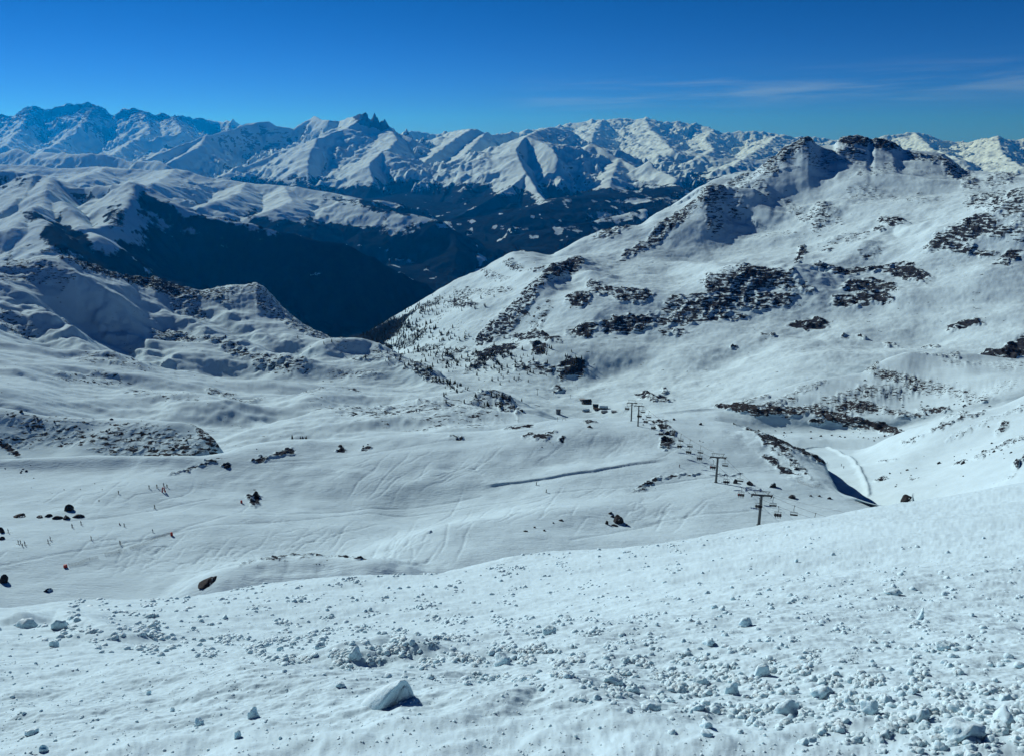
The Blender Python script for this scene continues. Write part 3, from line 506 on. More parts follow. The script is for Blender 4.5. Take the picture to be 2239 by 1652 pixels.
# ---------------------------------------------------------------- far ranges and the deep valley
M_far = terrain_mat('far_mountain_snow', 0.0045, rockc1=(0.03, 0.04, 0.05), rockc2=(0.08, 0.09, 0.10), k=0.75, steep=0.55, steep_at=0.72, forest=True)
def rp(L):
    out = []
    for (u, v, Y) in L:
        a, q = aq(u, v); out.append((float(a) * Y * 1000, Y * 1000.0, float(q) * Y * 1000))
    return out
RIDGES = [   # (points (u, v, km), slope left, slope right)
 # left massif skyline
 ([(-350, 262, 33), (-200, 240, 32), (-80, 262, 31), (0, 252, 31), (20, 255, 31), (38, 250, 31), (52, 238, 31), (70, 231, 31), (86, 234, 31), (98, 242, 31), (118, 236, 31), (135, 234, 31), (146, 228, 31), (165, 231, 31), (180, 226, 31), (205, 228, 31), (212, 240, 31), (225, 252, 31), (240, 264, 31), (256, 248, 31), (275, 239, 31), (300, 240, 31), (318, 243, 31), (335, 253, 31), (360, 250, 31), (375, 256, 31), (400, 256, 36), (440, 260, 37), (480, 267, 37), (510, 264, 36), (525, 275, 36)], .62, 1.15),
 ([(205, 228, 31), (190, 265, 29), (150, 300, 27), (100, 330, 24)], .5, .62),
 ([(70, 231, 31), (40, 290, 28), (10, 320, 25)], .5, .62),
 ([(310, 241, 31), (330, 290, 28), (290, 310, 26), (230, 352, 22)], .45, .6),
 ([(375, 256, 31), (400, 290, 28), (350, 300, 27)], .5, .6),
 ([(525, 275, 25), (540, 271, 25), (570, 268, 25), (586, 267, 25), (602, 277, 25), (640, 281, 25), (660, 270, 25), (676, 262, 25), (686, 254, 25), (700, 262, 24.5), (720, 265, 24), (745, 264, 24), (765, 258, 23.5), (785, 249, 23)], .55, 1.05),
 ([(560, 270, 25), (500, 286, 23.5), (450, 300, 22), (395, 318, 21), (350, 335, 20), (308, 354, 19)], .45, 1.0),
 ([(450, 300, 22), (430, 325, 20.5), (380, 350, 19)], .5, .6),
 # the three fangs
 ([(765, 262, 22.6), (780, 252, 22.4), (790, 247, 22.3), (799, 242, 22.3), (804, 247, 22.3), (806, 258, 22.3)], 3.0, 3.0),
 ([(807, 262, 22.3), (814, 252, 22.3), (818, 241, 22.3), (821, 245, 22.3), (824, 256, 22.3), (829, 264, 22.2)], 4.2, 4.2),
 ([(830, 267, 22.2), (836, 260, 22.1), (840, 252, 22.1), (845, 262, 22.1), (851, 272, 22.1), (854, 281, 22)], 3.4, 3.4),
 ([(740, 285, 22.8), (770, 268, 22.5), (806, 268, 22.3), (829, 273, 22.2), (854, 287, 22), (880, 296, 21.8), (900, 305, 21.5)], .7, .9),
 ([(790, 262, 22.2), (757, 282, 21.5), (725, 293, 20.8), (693, 305, 20), (680, 330, 19), (672, 350, 18.4), (674, 385, 17.4), (671, 420, 16.8)], .34, .72),
 ([(757, 280, 21.5), (693, 303, 20.6), (635, 325, 20.2), (580, 346, 19.8), (520, 370, 19.2), (477, 388, 18.6)], .40, .34),
 ([(854, 284, 22), (868, 305, 20.5), (850, 325, 19), (836, 331, 18.4), (812, 352, 17.6), (806, 365, 17.0), (816, 397, 16.2), (794, 441, 15.4)], .33, .75),
 ([(836, 331, 18.4), (795, 350, 18.2), (755, 372, 17.9), (706, 407, 17.2)], .42, .30),
 # right of the fangs
 ([(880, 292, 32), (910, 289, 33), (950, 292, 33), (985, 289, 33), (1005, 290, 30), (1022, 284, 26), (1036, 283, 26), (1060, 292, 26), (1085, 296, 27), (1120, 290, 28)], .5, .55),
 ([(1030, 283, 26), (1004, 298, 23.5), (962, 328, 20.5), (935, 350, 19), (909, 373, 18), (880, 400, 17), (845, 432, 16)], .36, .66),
 ([(1060, 292, 26), (1015, 340, 19.5), (1000, 350, 18.2), (975, 372, 17.2), (985, 405, 16.2), (962, 440, 15.2)], .34, .72),
 ([(1000, 350, 18.2), (960, 365, 18), (920, 385, 17.4), (868, 415, 16.6)], .4, .3),
 ([(1149, 299, 18), (1129, 326, 17), (1134, 350, 16.2), (1150, 380, 15.4), (1122, 405, 14.6), (1088, 428, 13.8), (1040, 455, 13.2), (985, 478, 12.6)], .36, .8),
 ([(1149, 299, 18), (1122, 327, 17.6), (1082, 350, 17.2), (1030, 370, 16.6), (1018, 410, 15.6), (1000, 440, 14.6), (968, 470, 13.6)], .5, .33),
 ([(1149, 299, 18), (1180, 310, 17.6), (1205, 322, 17), (1222, 350, 16.4)], .6, .8),
 ([(1150, 380, 15.4), (1175, 420, 14.2), (1200, 450, 13.2)], .5, .7),
 ([(1149, 299, 18), (1175, 288, 22), (1205, 278, 26), (1240, 285, 27)], .5, .5),
 ([(1292, 312, 19), (1262, 340, 18), (1240, 375, 17), (1222, 420, 15.6)], .5, .36),
 ([(1292, 312, 19), (1322, 330, 18.4), (1352, 345, 18), (1400, 372, 17), (1460, 400, 15.5), (1500, 412, 14)], .5, .8),
 ([(1352, 345, 18), (1340, 380, 16.5), (1330, 420, 15)], .3, .35),
 ([(1417, 353, 17), (1440, 372, 16.5), (1480, 392, 15.5)], .5, .8),
 # glacier plateau skyline
 ([(1120, 292, 36), (1160, 286, 37), (1200, 280, 38), (1240, 272, 39), (1262, 270, 39), (1290, 264, 39), (1320, 262, 39), (1350, 262, 39), (1380, 262, 39), (1395, 262, 39), (1410, 258, 39), (1425, 264, 39), (1450, 268, 39), (1490, 268, 39), (1520, 272, 39), (1560, 286, 38), (1590, 292, 38), (1640, 288, 38), (1665, 290, 38), (1700, 296, 38), (1760, 302, 38), (1800, 305, 38), (1850, 308, 38), (1900, 308, 38), (1935, 300, 36), (1965, 296, 36), (2000, 293, 36), (2025, 296, 36), (2060, 309, 36), (2110, 313, 36), (2150, 314, 34), (2180, 299, 34), (2200, 306, 34), (2240, 306, 34), (2300, 290, 34), (2400, 300, 34), (2600, 280, 34)], .30, .30),
 ([(1320, 262, 39), (1300, 285, 33), (1292, 312, 26)], .3, .5),
 ([(1410, 258, 39), (1420, 285, 33), (1450, 310, 27), (1470, 330, 23)], .3, .4),
 ([(1560, 286, 38), (1540, 305, 32), (1560, 330, 26), (1520, 350, 22)], .3, .4),
 ([(1700, 296, 38), (1680, 315, 31), (1640, 340, 25), (1600, 365, 20)], .3, .4),
 ([(2000, 293, 36), (2040, 330, 28), (2100, 350, 22)], .3, .5), ([(2180, 299, 34), (2190, 340, 26), (2238, 370, 20)], .3, .5),
 ([(1500, 330, 24), (1560, 345, 23), (1640, 350, 23), (1750, 350, 23)], .25, .3),
 # dark and pale hills on the left
 ([(-200, 330, 18), (0, 335, 17.5), (40, 325, 17.5), (75, 340, 17), (90, 330, 17), (150, 336, 16.5), (220, 338, 16.2), (262, 345, 16), (300, 368, 15.5)], .6, .6),
 ([(300, 352, 15.6), (340, 350, 15.4), (368, 366, 15)], .6, .6),
 ([(-350, 350, 13), (-100, 352, 13), (0, 360, 13), (68, 362, 13), (135, 370, 13), (237, 366, 13), (281, 372, 12.8), (340, 372, 12.8), (385, 368, 12.6), (430, 380, 12.4), (474, 392, 12.4), (540, 400, 12.2), (620, 408, 12), (700, 416, 11.8), (745, 428, 11.6)], .28, .26),
 ([(385, 368, 12.6), (360, 390, 11.4), (330, 402, 10.4)], .25, .4), ([(540, 400, 12.2), (520, 425, 10.8), (470, 440, 9.6)], .25, .4), ([(237, 366, 13), (190, 385, 11.5)], .25, .4),
 ([(620, 408, 12), (640, 440, 10.6), (600, 455, 9.6)], .25, .45), ([(745, 428, 11.6), (790, 440, 11), (830, 455, 10.6)], .4, .5),
 ([(-350, 400, 7.5), (-100, 372, 7.4), (0, 380, 7.2), (40, 378, 7.2), (78, 381, 7.1), (110, 386, 7.1), (152, 408, 7.0), (190, 412, 7.0), (225, 409, 6.9), (255, 406, 6.8), (291, 404, 6.7), (310, 416, 6.6), (338, 432, 6.5), (370, 447, 6.45), (405, 461, 6.4), (470, 480, 6.35), (554, 496, 6.3), (640, 513, 6.3), (720, 530, 6.3), (757, 540, 6.3), (810, 565, 6.35), (860, 592, 6.4), (900, 612, 6.5), (945, 636, 6.6), (1000, 670, 6.7)], .5, 1.02),
 ([(78, 381, 7.1), (60, 410, 6.7), (55, 430, 6.4), (20, 450, 6.0), (-60, 480, 5.6)], .42, .7),
 ([(291, 404, 6.7), (287, 420, 6.4), (268, 460, 5.9), (240, 490, 5.5), (180, 500, 5.2)], .40, .8),
 ([(110, 386, 7.1), (95, 440, 6.0), (68, 464, 5.4), (108, 500, 4.9), (130, 530, 4.6)], .42, .66),
 ([(68, 464, 5.4), (30, 500, 4.9), (-60, 520, 4.7)], .4, .5),
 ([(130, 440, 6.1), (190, 500, 5.3), (215, 520, 5.0)], .42, .62),
 # valley side beyond
 ([(745, 440, 10.4), (830, 458, 10.0), (900, 468, 9.8), (960, 482, 9.6), (985, 500, 9.5), (1000, 530, 9.2)], .5, .5),
 ([(985, 480, 12), (1060, 470, 12), (1150, 460, 12), (1230, 430, 13), (1330, 425, 13.5), (1450, 410, 13.5)], .26, .26),
 ([(1200, 500, 10.5), (1320, 480, 11), (1450, 450, 11.5)], .25, .3),
]
na, ny = 1500, 1150
av = np.linspace(-0.86, 0.86, na); yv = np.exp(np.linspace(math.log(3400.), math.log(52000.), ny))
AA, YY = np.meshgrid(av, yv); XX = AA * YY
wx = fbm(XX / 2600, YY / 2600, 4, 201) * 330; wy = fbm(XX / 2600, YY / 2600, 4, 202) * 330
big = np.clip(YY / 18000, 0.35, 1)
XW = XX + wx * big; YW = YY + wy * big
base = np.interp(YY, [3400, 6000, 9000, 12000, 16000, 22000, 35000, 52000], [-1150, -1380, -1430, -1250, -1080, -1050, -600, -400.])
base = base + 120 * fbm(XX / 2200, YY / 2200, 5, 203)
rgn = ridged((XX + wx) / 2300, (YY + wy) / 2300, 6, 210)
rgf = ridged((XX + wx * .5) / 800, (YY + wy * .5) / 800, 5, 220)
rgg = ridged(XX / 300, YY / 300, 4, 225)
mod = 0.62 + 0.70 * (1 - rgn) + 0.36 * (1 - rgf) + 0.24 * (1 - rgg) - 0.22
mod = np.where(YY < 9500, 0.98 + 0.62 * (mod - 1), mod)
H = base.copy()
near = np.full(H.shape, 1e9)
for (pts, sl, sr) in RIDGES:
    if 0.5 < sr < 1.5: sr = min(sr * 1.3, 1.3)
    P = rp(pts)
    ex_ = P[-1][0] - P[0][0]; ey_ = P[-1][1] - P[0][1]
    if ex_ < 0 or (ey_ < 0 and -ey_ > abs(ex_)): sl, sr = sr, sl     # the second slope is always the one facing right or the camera
    xs = [p[0] for p in P]; ys = [p[1] for p in P]; hm = max(p[2] for p in P)
    reach = (hm + 1500) / max(0.22, min(sl, sr) * 0.7)
    i0 = np.searchsorted(yv, min(ys) - reach); i1 = np.searchsorted(yv, max(ys) + reach)
    if i1 <= i0: continue
    sx = slice(i0, i1)
    xw, yw = XW[sx], YW[sx]
    ff = np.clip(1 - 0, 0, 1)
    d1, par, side, hh = seg_dist(xw, yw, P)
    d0, par0, side0, hh0 = seg_dist(XX[sx], YY[sx], P)
    wgt = np.maximum(sm(d0, 150, 900), 0.2 * (max(ys) < 19500))
    d_ = d0 * (1 - wgt) + d1 * wgt
    h_ = hh0 * (1 - wgt) + hh * wgt
    r_ = np.where(YY[sx] < 9000, 38, 10 * np.clip(YY[sx] / 8000, .6, 2.5)) * (0 if min(sl, sr) > 1.5 else 1); d_ = np.sqrt(d_ * d_ + r_ * r_) - r_
    side0 = np.clip(side0 * 1.5, -1, 1); k_ = sl * (1 - side0) / 2 + sr * (1 + side0) / 2
    steepish = min(sl, sr) > 1.5
    c = h_ - (k_ * d_ * (mod[sx] if not steepish else 1.0))
    # rough crest
    c = c + (0 if steepish else 1) * fbm(XX[sx] / 420, YY[sx] / 420, 4, 230) * 26 * np.clip(YY[sx] / 20000, .3, 1.6)
    if max(ys) > 20000 and not steepish: c = c + (ridged(XX[sx] / 520, YY[sx] / 900, 5, 233) - .38) * (16 if max(ys) < 28000 else 85)
    upd = c > H[sx]
    H[sx] = np.where(upd, c, H[sx])
H = H + (ridged((XX + YY * .2) / 420, YY / 620, 5, 247) - .4) * 34 * (YY < 9500) + fbm(XX / 300, YY / 300, 4, 240) * 9 * big + (ridged(XX / 650, YY / 800, 5, 245) - .4) * (26 + 60 * sm(YY, 25000, 31000))
uf, vf = proj(XX, YY, H)
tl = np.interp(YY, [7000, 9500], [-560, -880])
fo_and_shade = sm(H + 130 * fbm(XX / 900, YY / 900, 4, 250) - tl, 110, np.interp(YY, [7000, 9500], [-420, -230])) * (YY < 21000)
fo_and_shade = np.maximum(fo_and_shade, blobs(uf, vf, [(1330, 450, 130, 30, 0, .75), (1450, 420, 50, 12, 0, .7), (800, 450, 100, 10, 10, .5)]))
fo_and_shade = np.maximum(fo_and_shade, blobs(uf, vf, [(140, 520, 60, 26, 20, .62), (75, 480, 30, 14, 20, .5), (360, 462, 70, 16, 25, .55), (470, 500, 80, 18, 15, .7), (255, 470, 26, 26, 0, .42), (20, 400, 60, 14, 0, .35)]) * (YY < 9000))  # forest speckle, and dark cover painted in for deep shade on the left flanks
snowpatch = blobs(uf, vf, [(690, 600, 14, 3, 0, 1), (900, 480, 30, 4, 0, .8), (880, 570, 30, 4, 10, .8), (800, 540, 50, 4, 10, .7), (860, 590, 60, 2, 25, .7), (1330, 475, 60, 14, 0, .8), (1270, 500, 50, 6, 0, .8), (1380, 440, 40, 5, 0, .8), (985, 495, 25, 10, 0, .8), (1110, 500, 40, 6, 0, .7), (760, 480, 60, 12, 0, .8), (700, 460, 80, 16, 0, .6)])
clr = sm(fbm(XX / 240, YY / 420, 4, 260), .34, .62) * sm(uf, 760, 900) * sm(vf, 425, 460) * (YY > 6800)
fo_and_shade = fo_and_shade * 1.3 - 1.0 * clr + 0.40 * (fo_and_shade > .02) * fbm((XX + YY * .35) / 130, YY / 900, 5, 255) - snowpatch * 0.9
ROCKF = 0.0 + 0.25 * sm(H, 200, 900) + 0.16 * (YY < 9500) + 0.35 * sm(H, -350, 250) * (AA < -0.36) * (YY > 26000)
# the fangs are bare rock
ROCKF = np.maximum(ROCKF, blobs(uf, vf, [(808, 258, 46, 18, 20, .9)]) * (np.abs(YY - 22300) < 1500))
far = grid_obj('far_mountains', XX, YY, H, M_far, {'rock': ROCKF, 'forest': fo_and_shade})
print('far', round(time.time() - T0, 1))
del wx, wy, rgn, rgf, rgg, mod, XW, YW, base
# ---------------------------------------------------------------- objects: helpers
for s_ in SHEETS.values():
    s_['pu'], s_['pv'] = proj(s_['X'], s_['Y'], s_['Z'])
def ground(sheet, u, v):
    s = SHEETS[sheet]; n = s['nc'] + 1
    d = (s['pu'][:n] - u) ** 2 + (s['pv'][:n] - v) ** 2
    i = np.unravel_index(np.argmin(d), d.shape)
    return Vector((float(s['X'][i]), float(s['Y'][i]), float(s['Z'][i]))), i
def gnormal(sheet, i):
    s = SHEETS[sheet]; r, c = i; r = min(max(r, 1), s['X'].shape[0] - 2); c = min(max(c, 1), s['X'].shape[1] - 2)
    P = lambda a, b: Vector((s['X'][a, b], s['Y'][a, b], s['Z'][a, b]))
    n = (P(r, c + 1) - P(r, c - 1)).cross(P(r + 1, c) - P(r - 1, c)); n.normalize()
    return n if n.z > 0 else -n
def near_z(sheet, x, y, guess):      # height of the sheet at x, y near a grid index
    s = SHEETS[sheet]; r, c = guess; r0, r1 = max(0, r - 40), r + 40; c0, c1 = max(0, c - 40), c + 40
    d = (s['X'][r0:r1, c0:c1] - x) ** 2 + (s['Y'][r0:r1, c0:c1] - y) ** 2
    k = np.unravel_index(np.argmin(d), d.shape); return float(s['Z'][r0:r1, c0:c1][k])

def simple_mat(name, col, rough=0.6, metal=0.0, var=0.15, scale=6.0, spec=0.3):
    m, nt, b = newmat(name)
    tcn = N(nt, 'ShaderNodeTexCoord')
    n = noise(nt, tcn.outputs['Object'], scale, 4, 0.6)
    c = mixc(nt, n, tuple(x * (1 - var) for x in col), tuple(min(1, x * (1 + var)) for x in col))
    link(nt, c, b.inputs['Base Color']); b.inputs['Roughness'].default_value = rough; b.inputs['Metallic'].default_value = metal
    b.inputs['Specular IOR Level'].default_value = spec
    return m
M_steel = simple_mat('galvanised_steel', (0.10, 0.115, 0.12), 0.6, 0.1)
M_dark = simple_mat('dark_painted_steel', (0.030, 0.036, 0.040), 0.6)
M_black = simple_mat('black_rubber', (0.02, 0.02, 0.022), 0.7)
M_red = simple_mat('red_padding', (0.42, 0.035, 0.03), 0.6)
M_white = simple_mat('white_padding', (0.7, 0.7, 0.68), 0.6)
M_wood = simple_mat('dark_timber', (0.035, 0.028, 0.022), 0.8)
M_pale = simple_mat('pale_roof', (0.38, 0.42, 0.42), 0.7)
M_roofsnow = simple_mat('snow_cover', SNOW, 0.6, 0, 0.03)
M_glass = simple_mat('window_pane', (0.03, 0.05, 0.06), 0.15, 0, 0.1, 3, 0.5)
M_skin = simple_mat('skin', (0.45, 0.28, 0.20), 0.6)
M_net = simple_mat('net_mesh', (0.05, 0.035, 0.035), 0.8)
M_tree = simple_mat('conifer_needles', (0.012, 0.020, 0.014), 0.9, 0, 0.4, 1.0, 0.05)
M_bark = simple_mat('bark', (0.04, 0.03, 0.022), 0.9)

class MB:
    def __init__(s): s.v = []; s.f = []; s.m = []
    def add(s, vs, fs, mi=0):
        o = len(s.v); s.v += [tuple(p) for p in vs]; s.f += [tuple(i + o for i in f) for f in fs]; s.m += [mi] * len(fs)
    def box(s, cx, cy, cz, sx, sy, sz, rot=None, mi=0):
        vs = [Vector((x * sx / 2, y * sy / 2, z * sz / 2)) for x in (-1, 1) for y in (-1, 1) for z in (-1, 1)]
        if rot: vs = [rot @ p for p in vs]
        vs = [p + Vector((cx, cy, cz)) for p in vs]
        s.add(vs, [(0, 1, 3, 2), (4, 6, 7, 5), (0, 4, 5, 1), (2, 3, 7, 6), (0, 2, 6, 4), (1, 5, 7, 3)], mi)
    def tube(s, a, b, r0, r1=None, n=8, mi=0):
        a = Vector(a); b = Vector(b); r1 = r0 if r1 is None else r1
        d = (b - a).normalized(); q = d.to_track_quat('Z', 'Y')
        vs = []
        for p, r in ((a, r0), (b, r1)):
            for i in range(n):
                t = 2 * math.pi * i / n; vs.append(p + q @ Vector((r * math.cos(t), r * math.sin(t), 0)))
        fs = [(i, (i + 1) % n, n + (i + 1) % n, n + i) for i in range(n)] + [tuple(range(n))[::-1], tuple(range(n, 2 * n))]
        s.add(vs, fs, mi)
    def path(s, pts, r, n=6, mi=0):
        for i in range(len(pts) - 1): s.tube(pts[i], pts[i + 1], r, r, n, mi)
    def build(s, name, mats, parent=None, smooth=False):
        me = bpy.data.meshes.new(name); me.from_pydata(s.v, [], s.f); me.update()
        for m in (mats if isinstance(mats, (list, tuple)) else [mats]): me.materials.append(m)
        me.polygons.foreach_set('material_index', s.m)
        if smooth: me.polygons.foreach_set('use_smooth', [True] * len(me.polygons))
        o = bpy.data.objects.new(name, me); COL.objects.link(o)
        if parent: o.parent = parent
        return o
def empty(name, loc, rz=0.0, sc=1.0):
    o = bpy.data.objects.new(name, None); COL.objects.link(o); o.location = loc; o.rotation_euler = (0, 0, rz); o.scale = (sc,) * 3
    return o
def copy_tree(o, parent=None):
    c = o.copy(); COL.objects.link(c); c.parent = parent
    for ch in list(o.children): copy_tree(ch, c)
    return c

# ---------------------------------------------------------------- boulders
def rock_mat(name, snow_amt):
    m, nt, b = newmat(name)
    geo = N(nt, 'ShaderNodeNewGeometry'); tcn = N(nt, 'ShaderNodeTexCoord')
    sx = N(nt, 'ShaderNodeSeparateXYZ'); link(nt, geo.outputs['Normal'], sx.inputs[0])
    n1 = noise(nt, tcn.outputs['Object'], 2.2, 8, 0.65); n2 = noise(nt, tcn.outputs['Object'], 7.0, 6, 0.65)
    rc = mixc(nt, mapr(nt, n2, 0.35, 0.68), (0.014, 0.017, 0.022), (0.044, 0.046, 0.052))
    f = mapr(nt, mth(nt, 'MULTIPLY_ADD', mth(nt, 'SUBTRACT', n1, 0.5), 1.0, sx.outputs[2]), 0.98 - snow_amt, 1.06 - snow_amt)
    link(nt, mixc(nt, f, rc, (*SNOW, 1)), b.inputs['Base Color']); b.inputs['Roughness'].default_value = 0.8; b.inputs['Specular IOR Level'].default_value = 0.1
    bn = N(nt, 'ShaderNodeBump'); bn.inputs['Distance'].default_value = 0.06; link(nt, n2, bn.inputs['Height']); link(nt, bn.outputs[0], b.inputs['Normal'])
    return m
M_rock = rock_mat('boulder_rock', 0.0); M_rock2 = rock_mat('snowy_boulder_rock', 0.45)
def ico(sub):
    bm = bmesh.new(); bmesh.ops.create_icosphere(bm, subdivisions=sub, radius=1.0)
    v = np.array([p.co[:] for p in bm.verts]); f = [tuple(x.index for x in q.verts) for q in bm.faces]; bm.free()
    return v, f
ICO = {k: ico(k) for k in (1, 2, 3, 4)}
def rock_shape(seed, sub=3, planes=14, rough=0.10, soft=False):
    r = np.random.RandomState(seed); v = ICO[sub][0].copy()
    for i in range(planes):          # chop with random planes: facets and edges
        n = r.normal(size=3); n /= np.linalg.norm(n); d = r.uniform(0.55, 0.85)
        h = v @ n; over = h > d
        v[over] -= np.outer(h[over] - d, n) * 0.92
    nse = fbm(v[:, 0] * 1.6 + seed, v[:, 1] * 1.6 + v[:, 2] * 1.3, 4, seed)
    v *= (1 + rough * nse)[:, None]
    v[:, 2] += rough * 0.6 * fbm(v[:, 0] * 2.3, v[:, 1] * 2.3 + seed, 3, seed + 3)
    if soft: return v * r.uniform(.85, 1.15, 3)
    v[:, :2] *= (1 - 0.28 * np.clip(v[:, 2:3], -.3, 1)); v *= r.uniform(.72, 1.2, 3); v[:, 0] += v[:, 2] * r.uniform(-.35, .35)
    return v
def mesh_np(name, v, f, mat, smooth=False):
    me = bpy.data.meshes.new(name); me.from_pydata([tuple(p) for p in v], [], f); me.update(); me.materials.append(mat)
    if smooth: me.polygons.foreach_set('use_smooth', [True] * len(me.polygons))
    return me
ROCKM = {}
for sname, mt in (('a', M_rock), ('b', M_rock2)):
    ROCKM[sname] = [mesh_np('boulder', rock_shape(40 + i, 3), ICO[3][1], mt) for i in range(8)]
def boulder(sheet, u, v, w, h, label, group=None, kind='a', shape=None, rz=None, sink=0.42):
    p, i = ground(sheet, u, v)
    d = p.length; sx = w * d / F / 2; sz = h * d / F / (2 - 2 * sink * 0.9)
    me = ROCKM[kind][(shape if shape is not None else rng.randint(8)) % 8]
    o = bpy.data.objects.new('boulder', me); COL.objects.link(o)
    o.location = p + Vector((0, 0.3 * sx, sz * (1 - 2 * sink) - 0.12 * sx)); o.scale = (sx, sx * 0.8, sz)
    o.rotation_euler = (0, 0, rz if rz is not None else rng.uniform(-0.5, 0.5))
    tag(o, label, 'boulder', group); return o
GB = 'dark boulders poking out of the snow'
for b in [
 ('piste', 148, 1116, 22, 15, 'tall rounded dark boulder standing above a row of low rocks at far left', 'a', 1),
 ('piste', 37, 1130, 30, 9, 'broad low dark boulder left of the rounded boulder', 'a', 2),
 ('piste', 86, 1131, 18, 7, 'leftmost low rock of the dark row below the rounded boulder', 'a', 3),
 ('piste', 104, 1129, 14, 7, 'small peaked rock in the middle of the dark row below the rounded boulder', 'a', 4),
 ('piste', 124, 1134, 24, 9, 'wide rugged rock in the dark row below the rounded boulder', 'a', 5),
 ('piste', 144, 1134, 17, 11, 'squarish rock at the right end of the dark row', 'a', 6),
 ('piste', 169, 1130, 22, 8, 'low domed rock just right of the dark row', 'a', 7),
 ('piste', 4, 1164, 14, 12, 'dark boulder cut by the left edge of the view beside a skier', 'a', 0),
 ('piste', 2, 1178, 14, 9, 'lower of two dark boulders cut by the left edge beside a skier', 'a', 2),
 ('piste', 5, 1273, 18, 18, 'blocky dark boulder at the left edge below the red net pad', 'a', 1),
 ('piste', 102, 1293, 16, 8, 'small snow dusted rock near the foot of the slope at left', 'b', 4),
 ('piste', 118, 1180, 1, 1, None, 'a', 0),
 ('piste', 457, 1287, 58, 17, 'long dark whaleback boulder left of the rocky knoll', 'a', 2),
 ('piste', 1350, 1143, 32, 24, 'largest boulder, dark and angular, on the slope below the lift', 'a', 6),
 ('piste', 1326, 1145, 11, 15, 'upright dark rock leaning beside the largest boulder on its left', 'a', 3),
 ('piste', 1344, 1150, 20, 6, 'flat dark slab at the foot of the largest boulder', 'a', 5),
 ('piste', 1334, 1122, 12, 6, 'upper of two small rocks above the largest boulder', 'a', 4),
 ('piste', 1338, 1130, 10, 6, 'lower of two small rocks above the largest boulder', 'a', 7),
 ('piste', 1369, 1148, 8, 6, 'tiny pointed rock touching the right foot of the largest boulder', 'a', 3),
 ('piste', 940, 1164, 20, 8, 'lone grey rock half under snow in the middle of the piste', 'b', 2),
 ('piste', 1191, 1160, 9, 6, 'small triangular rock left of the largest boulder', 'a', 3),
 ('piste', 1148, 1161, 13, 4, 'flat rock in the sparse line left of the largest boulder', 'a', 5),
 ('piste', 1167, 1153, 6, 4, 'smallest rock in the sparse line left of the largest boulder', 'a', 4),
 ('piste', 1208, 1143, 6, 4, 'small pointed stone at the upper end of the sparse line', 'a', 6),
 ('piste', 1226, 1138, 15, 5, 'flat dark rock at the upper right of the sparse line', 'a', 2),
 ('piste', 557, 1083, 13, 11, 'upper rock of the snowy cairn-like outcrop on the piste', 'a', 1),
 ('piste', 552, 1095, 16, 10, 'lower rock of the snowy cairn-like outcrop on the piste', 'b', 5),
 ('piste', 496, 1021, 13, 7, 'lone grey boulder on the slope above the cairn-like outcrop', 'a', 7),
 ('piste', 745, 976, 14, 9, 'dark boulder on the crest above the middle of the piste', 'a', 3),
 ('piste', 1289, 934, 16, 7, 'dark domed boulder on the crest left of the far pylons', 'a', 2),
 ('piste', 1458, 949, 13, 9, 'uppermost rock of the dark stack right of the far pylons', 'a', 1),
 ('piste', 1452, 958, 12, 8, 'middle rock of the dark stack right of the far pylons', 'a', 4),
 ('piste', 1460, 960, 8, 7, 'small rock at the right of the dark stack by the far pylons', 'a', 6),
 ('piste', 1452, 977, 19, 7, 'upper of two grey rocks under the chairs', 'b', 5),
 ('piste', 1454, 986, 19, 7, 'lower of two grey rocks under the chairs', 'b', 2),
 ('piste', 1530, 928, 8, 6, 'round dark rock on the crest behind the lift', 'a', 1),
 ('piste', 1473, 918, 9, 6, 'square dark rock on the crest behind the lift', 'a', 6),
 ('piste', 1608, 1056, 13, 17, 'pointed brown rock just right of the second pylon', 'a', 3),
 ('piste', 1640, 1060, 18, 12, 'dark boulder between the two nearest pylons', 'a', 5),
 ('piste', 1690, 1064, 16, 13, 'boulder with a snow ramp above the nearest pylon', 'b', 7),
 ('piste', 1733, 1089, 21, 13, 'triangular rock right of the nearest pylon', 'a', 3),
 ('piste', 1773, 1084, 7, 4, 'first small rock right of the triangular rock', 'a', 4),
 ('piste', 1791, 1085, 9, 5, 'second small rock right of the triangular rock', 'a', 2),
 ('piste', 1814, 1090, 11, 5, 'farthest small rock right of the triangular rock', 'a', 7),
 ('snow_gully', 1988, 1098, 29, 15, 'dark tilted block on the rim where the slope meets the gully', 'a', 6),
 ('snow_gully', 1926, 1050, 10, 4, 'small flat rock on the gully side', 'a', 5),
 ('snow_gully', 2105, 1013, 8, 7, 'small dark rock on the bright slope above the rim block', 'a', 1)]:
    if b[5] is None: continue
    boulder(b[0], b[1], b[2], b[3], b[4], b[5], GB, b[6], b[7])
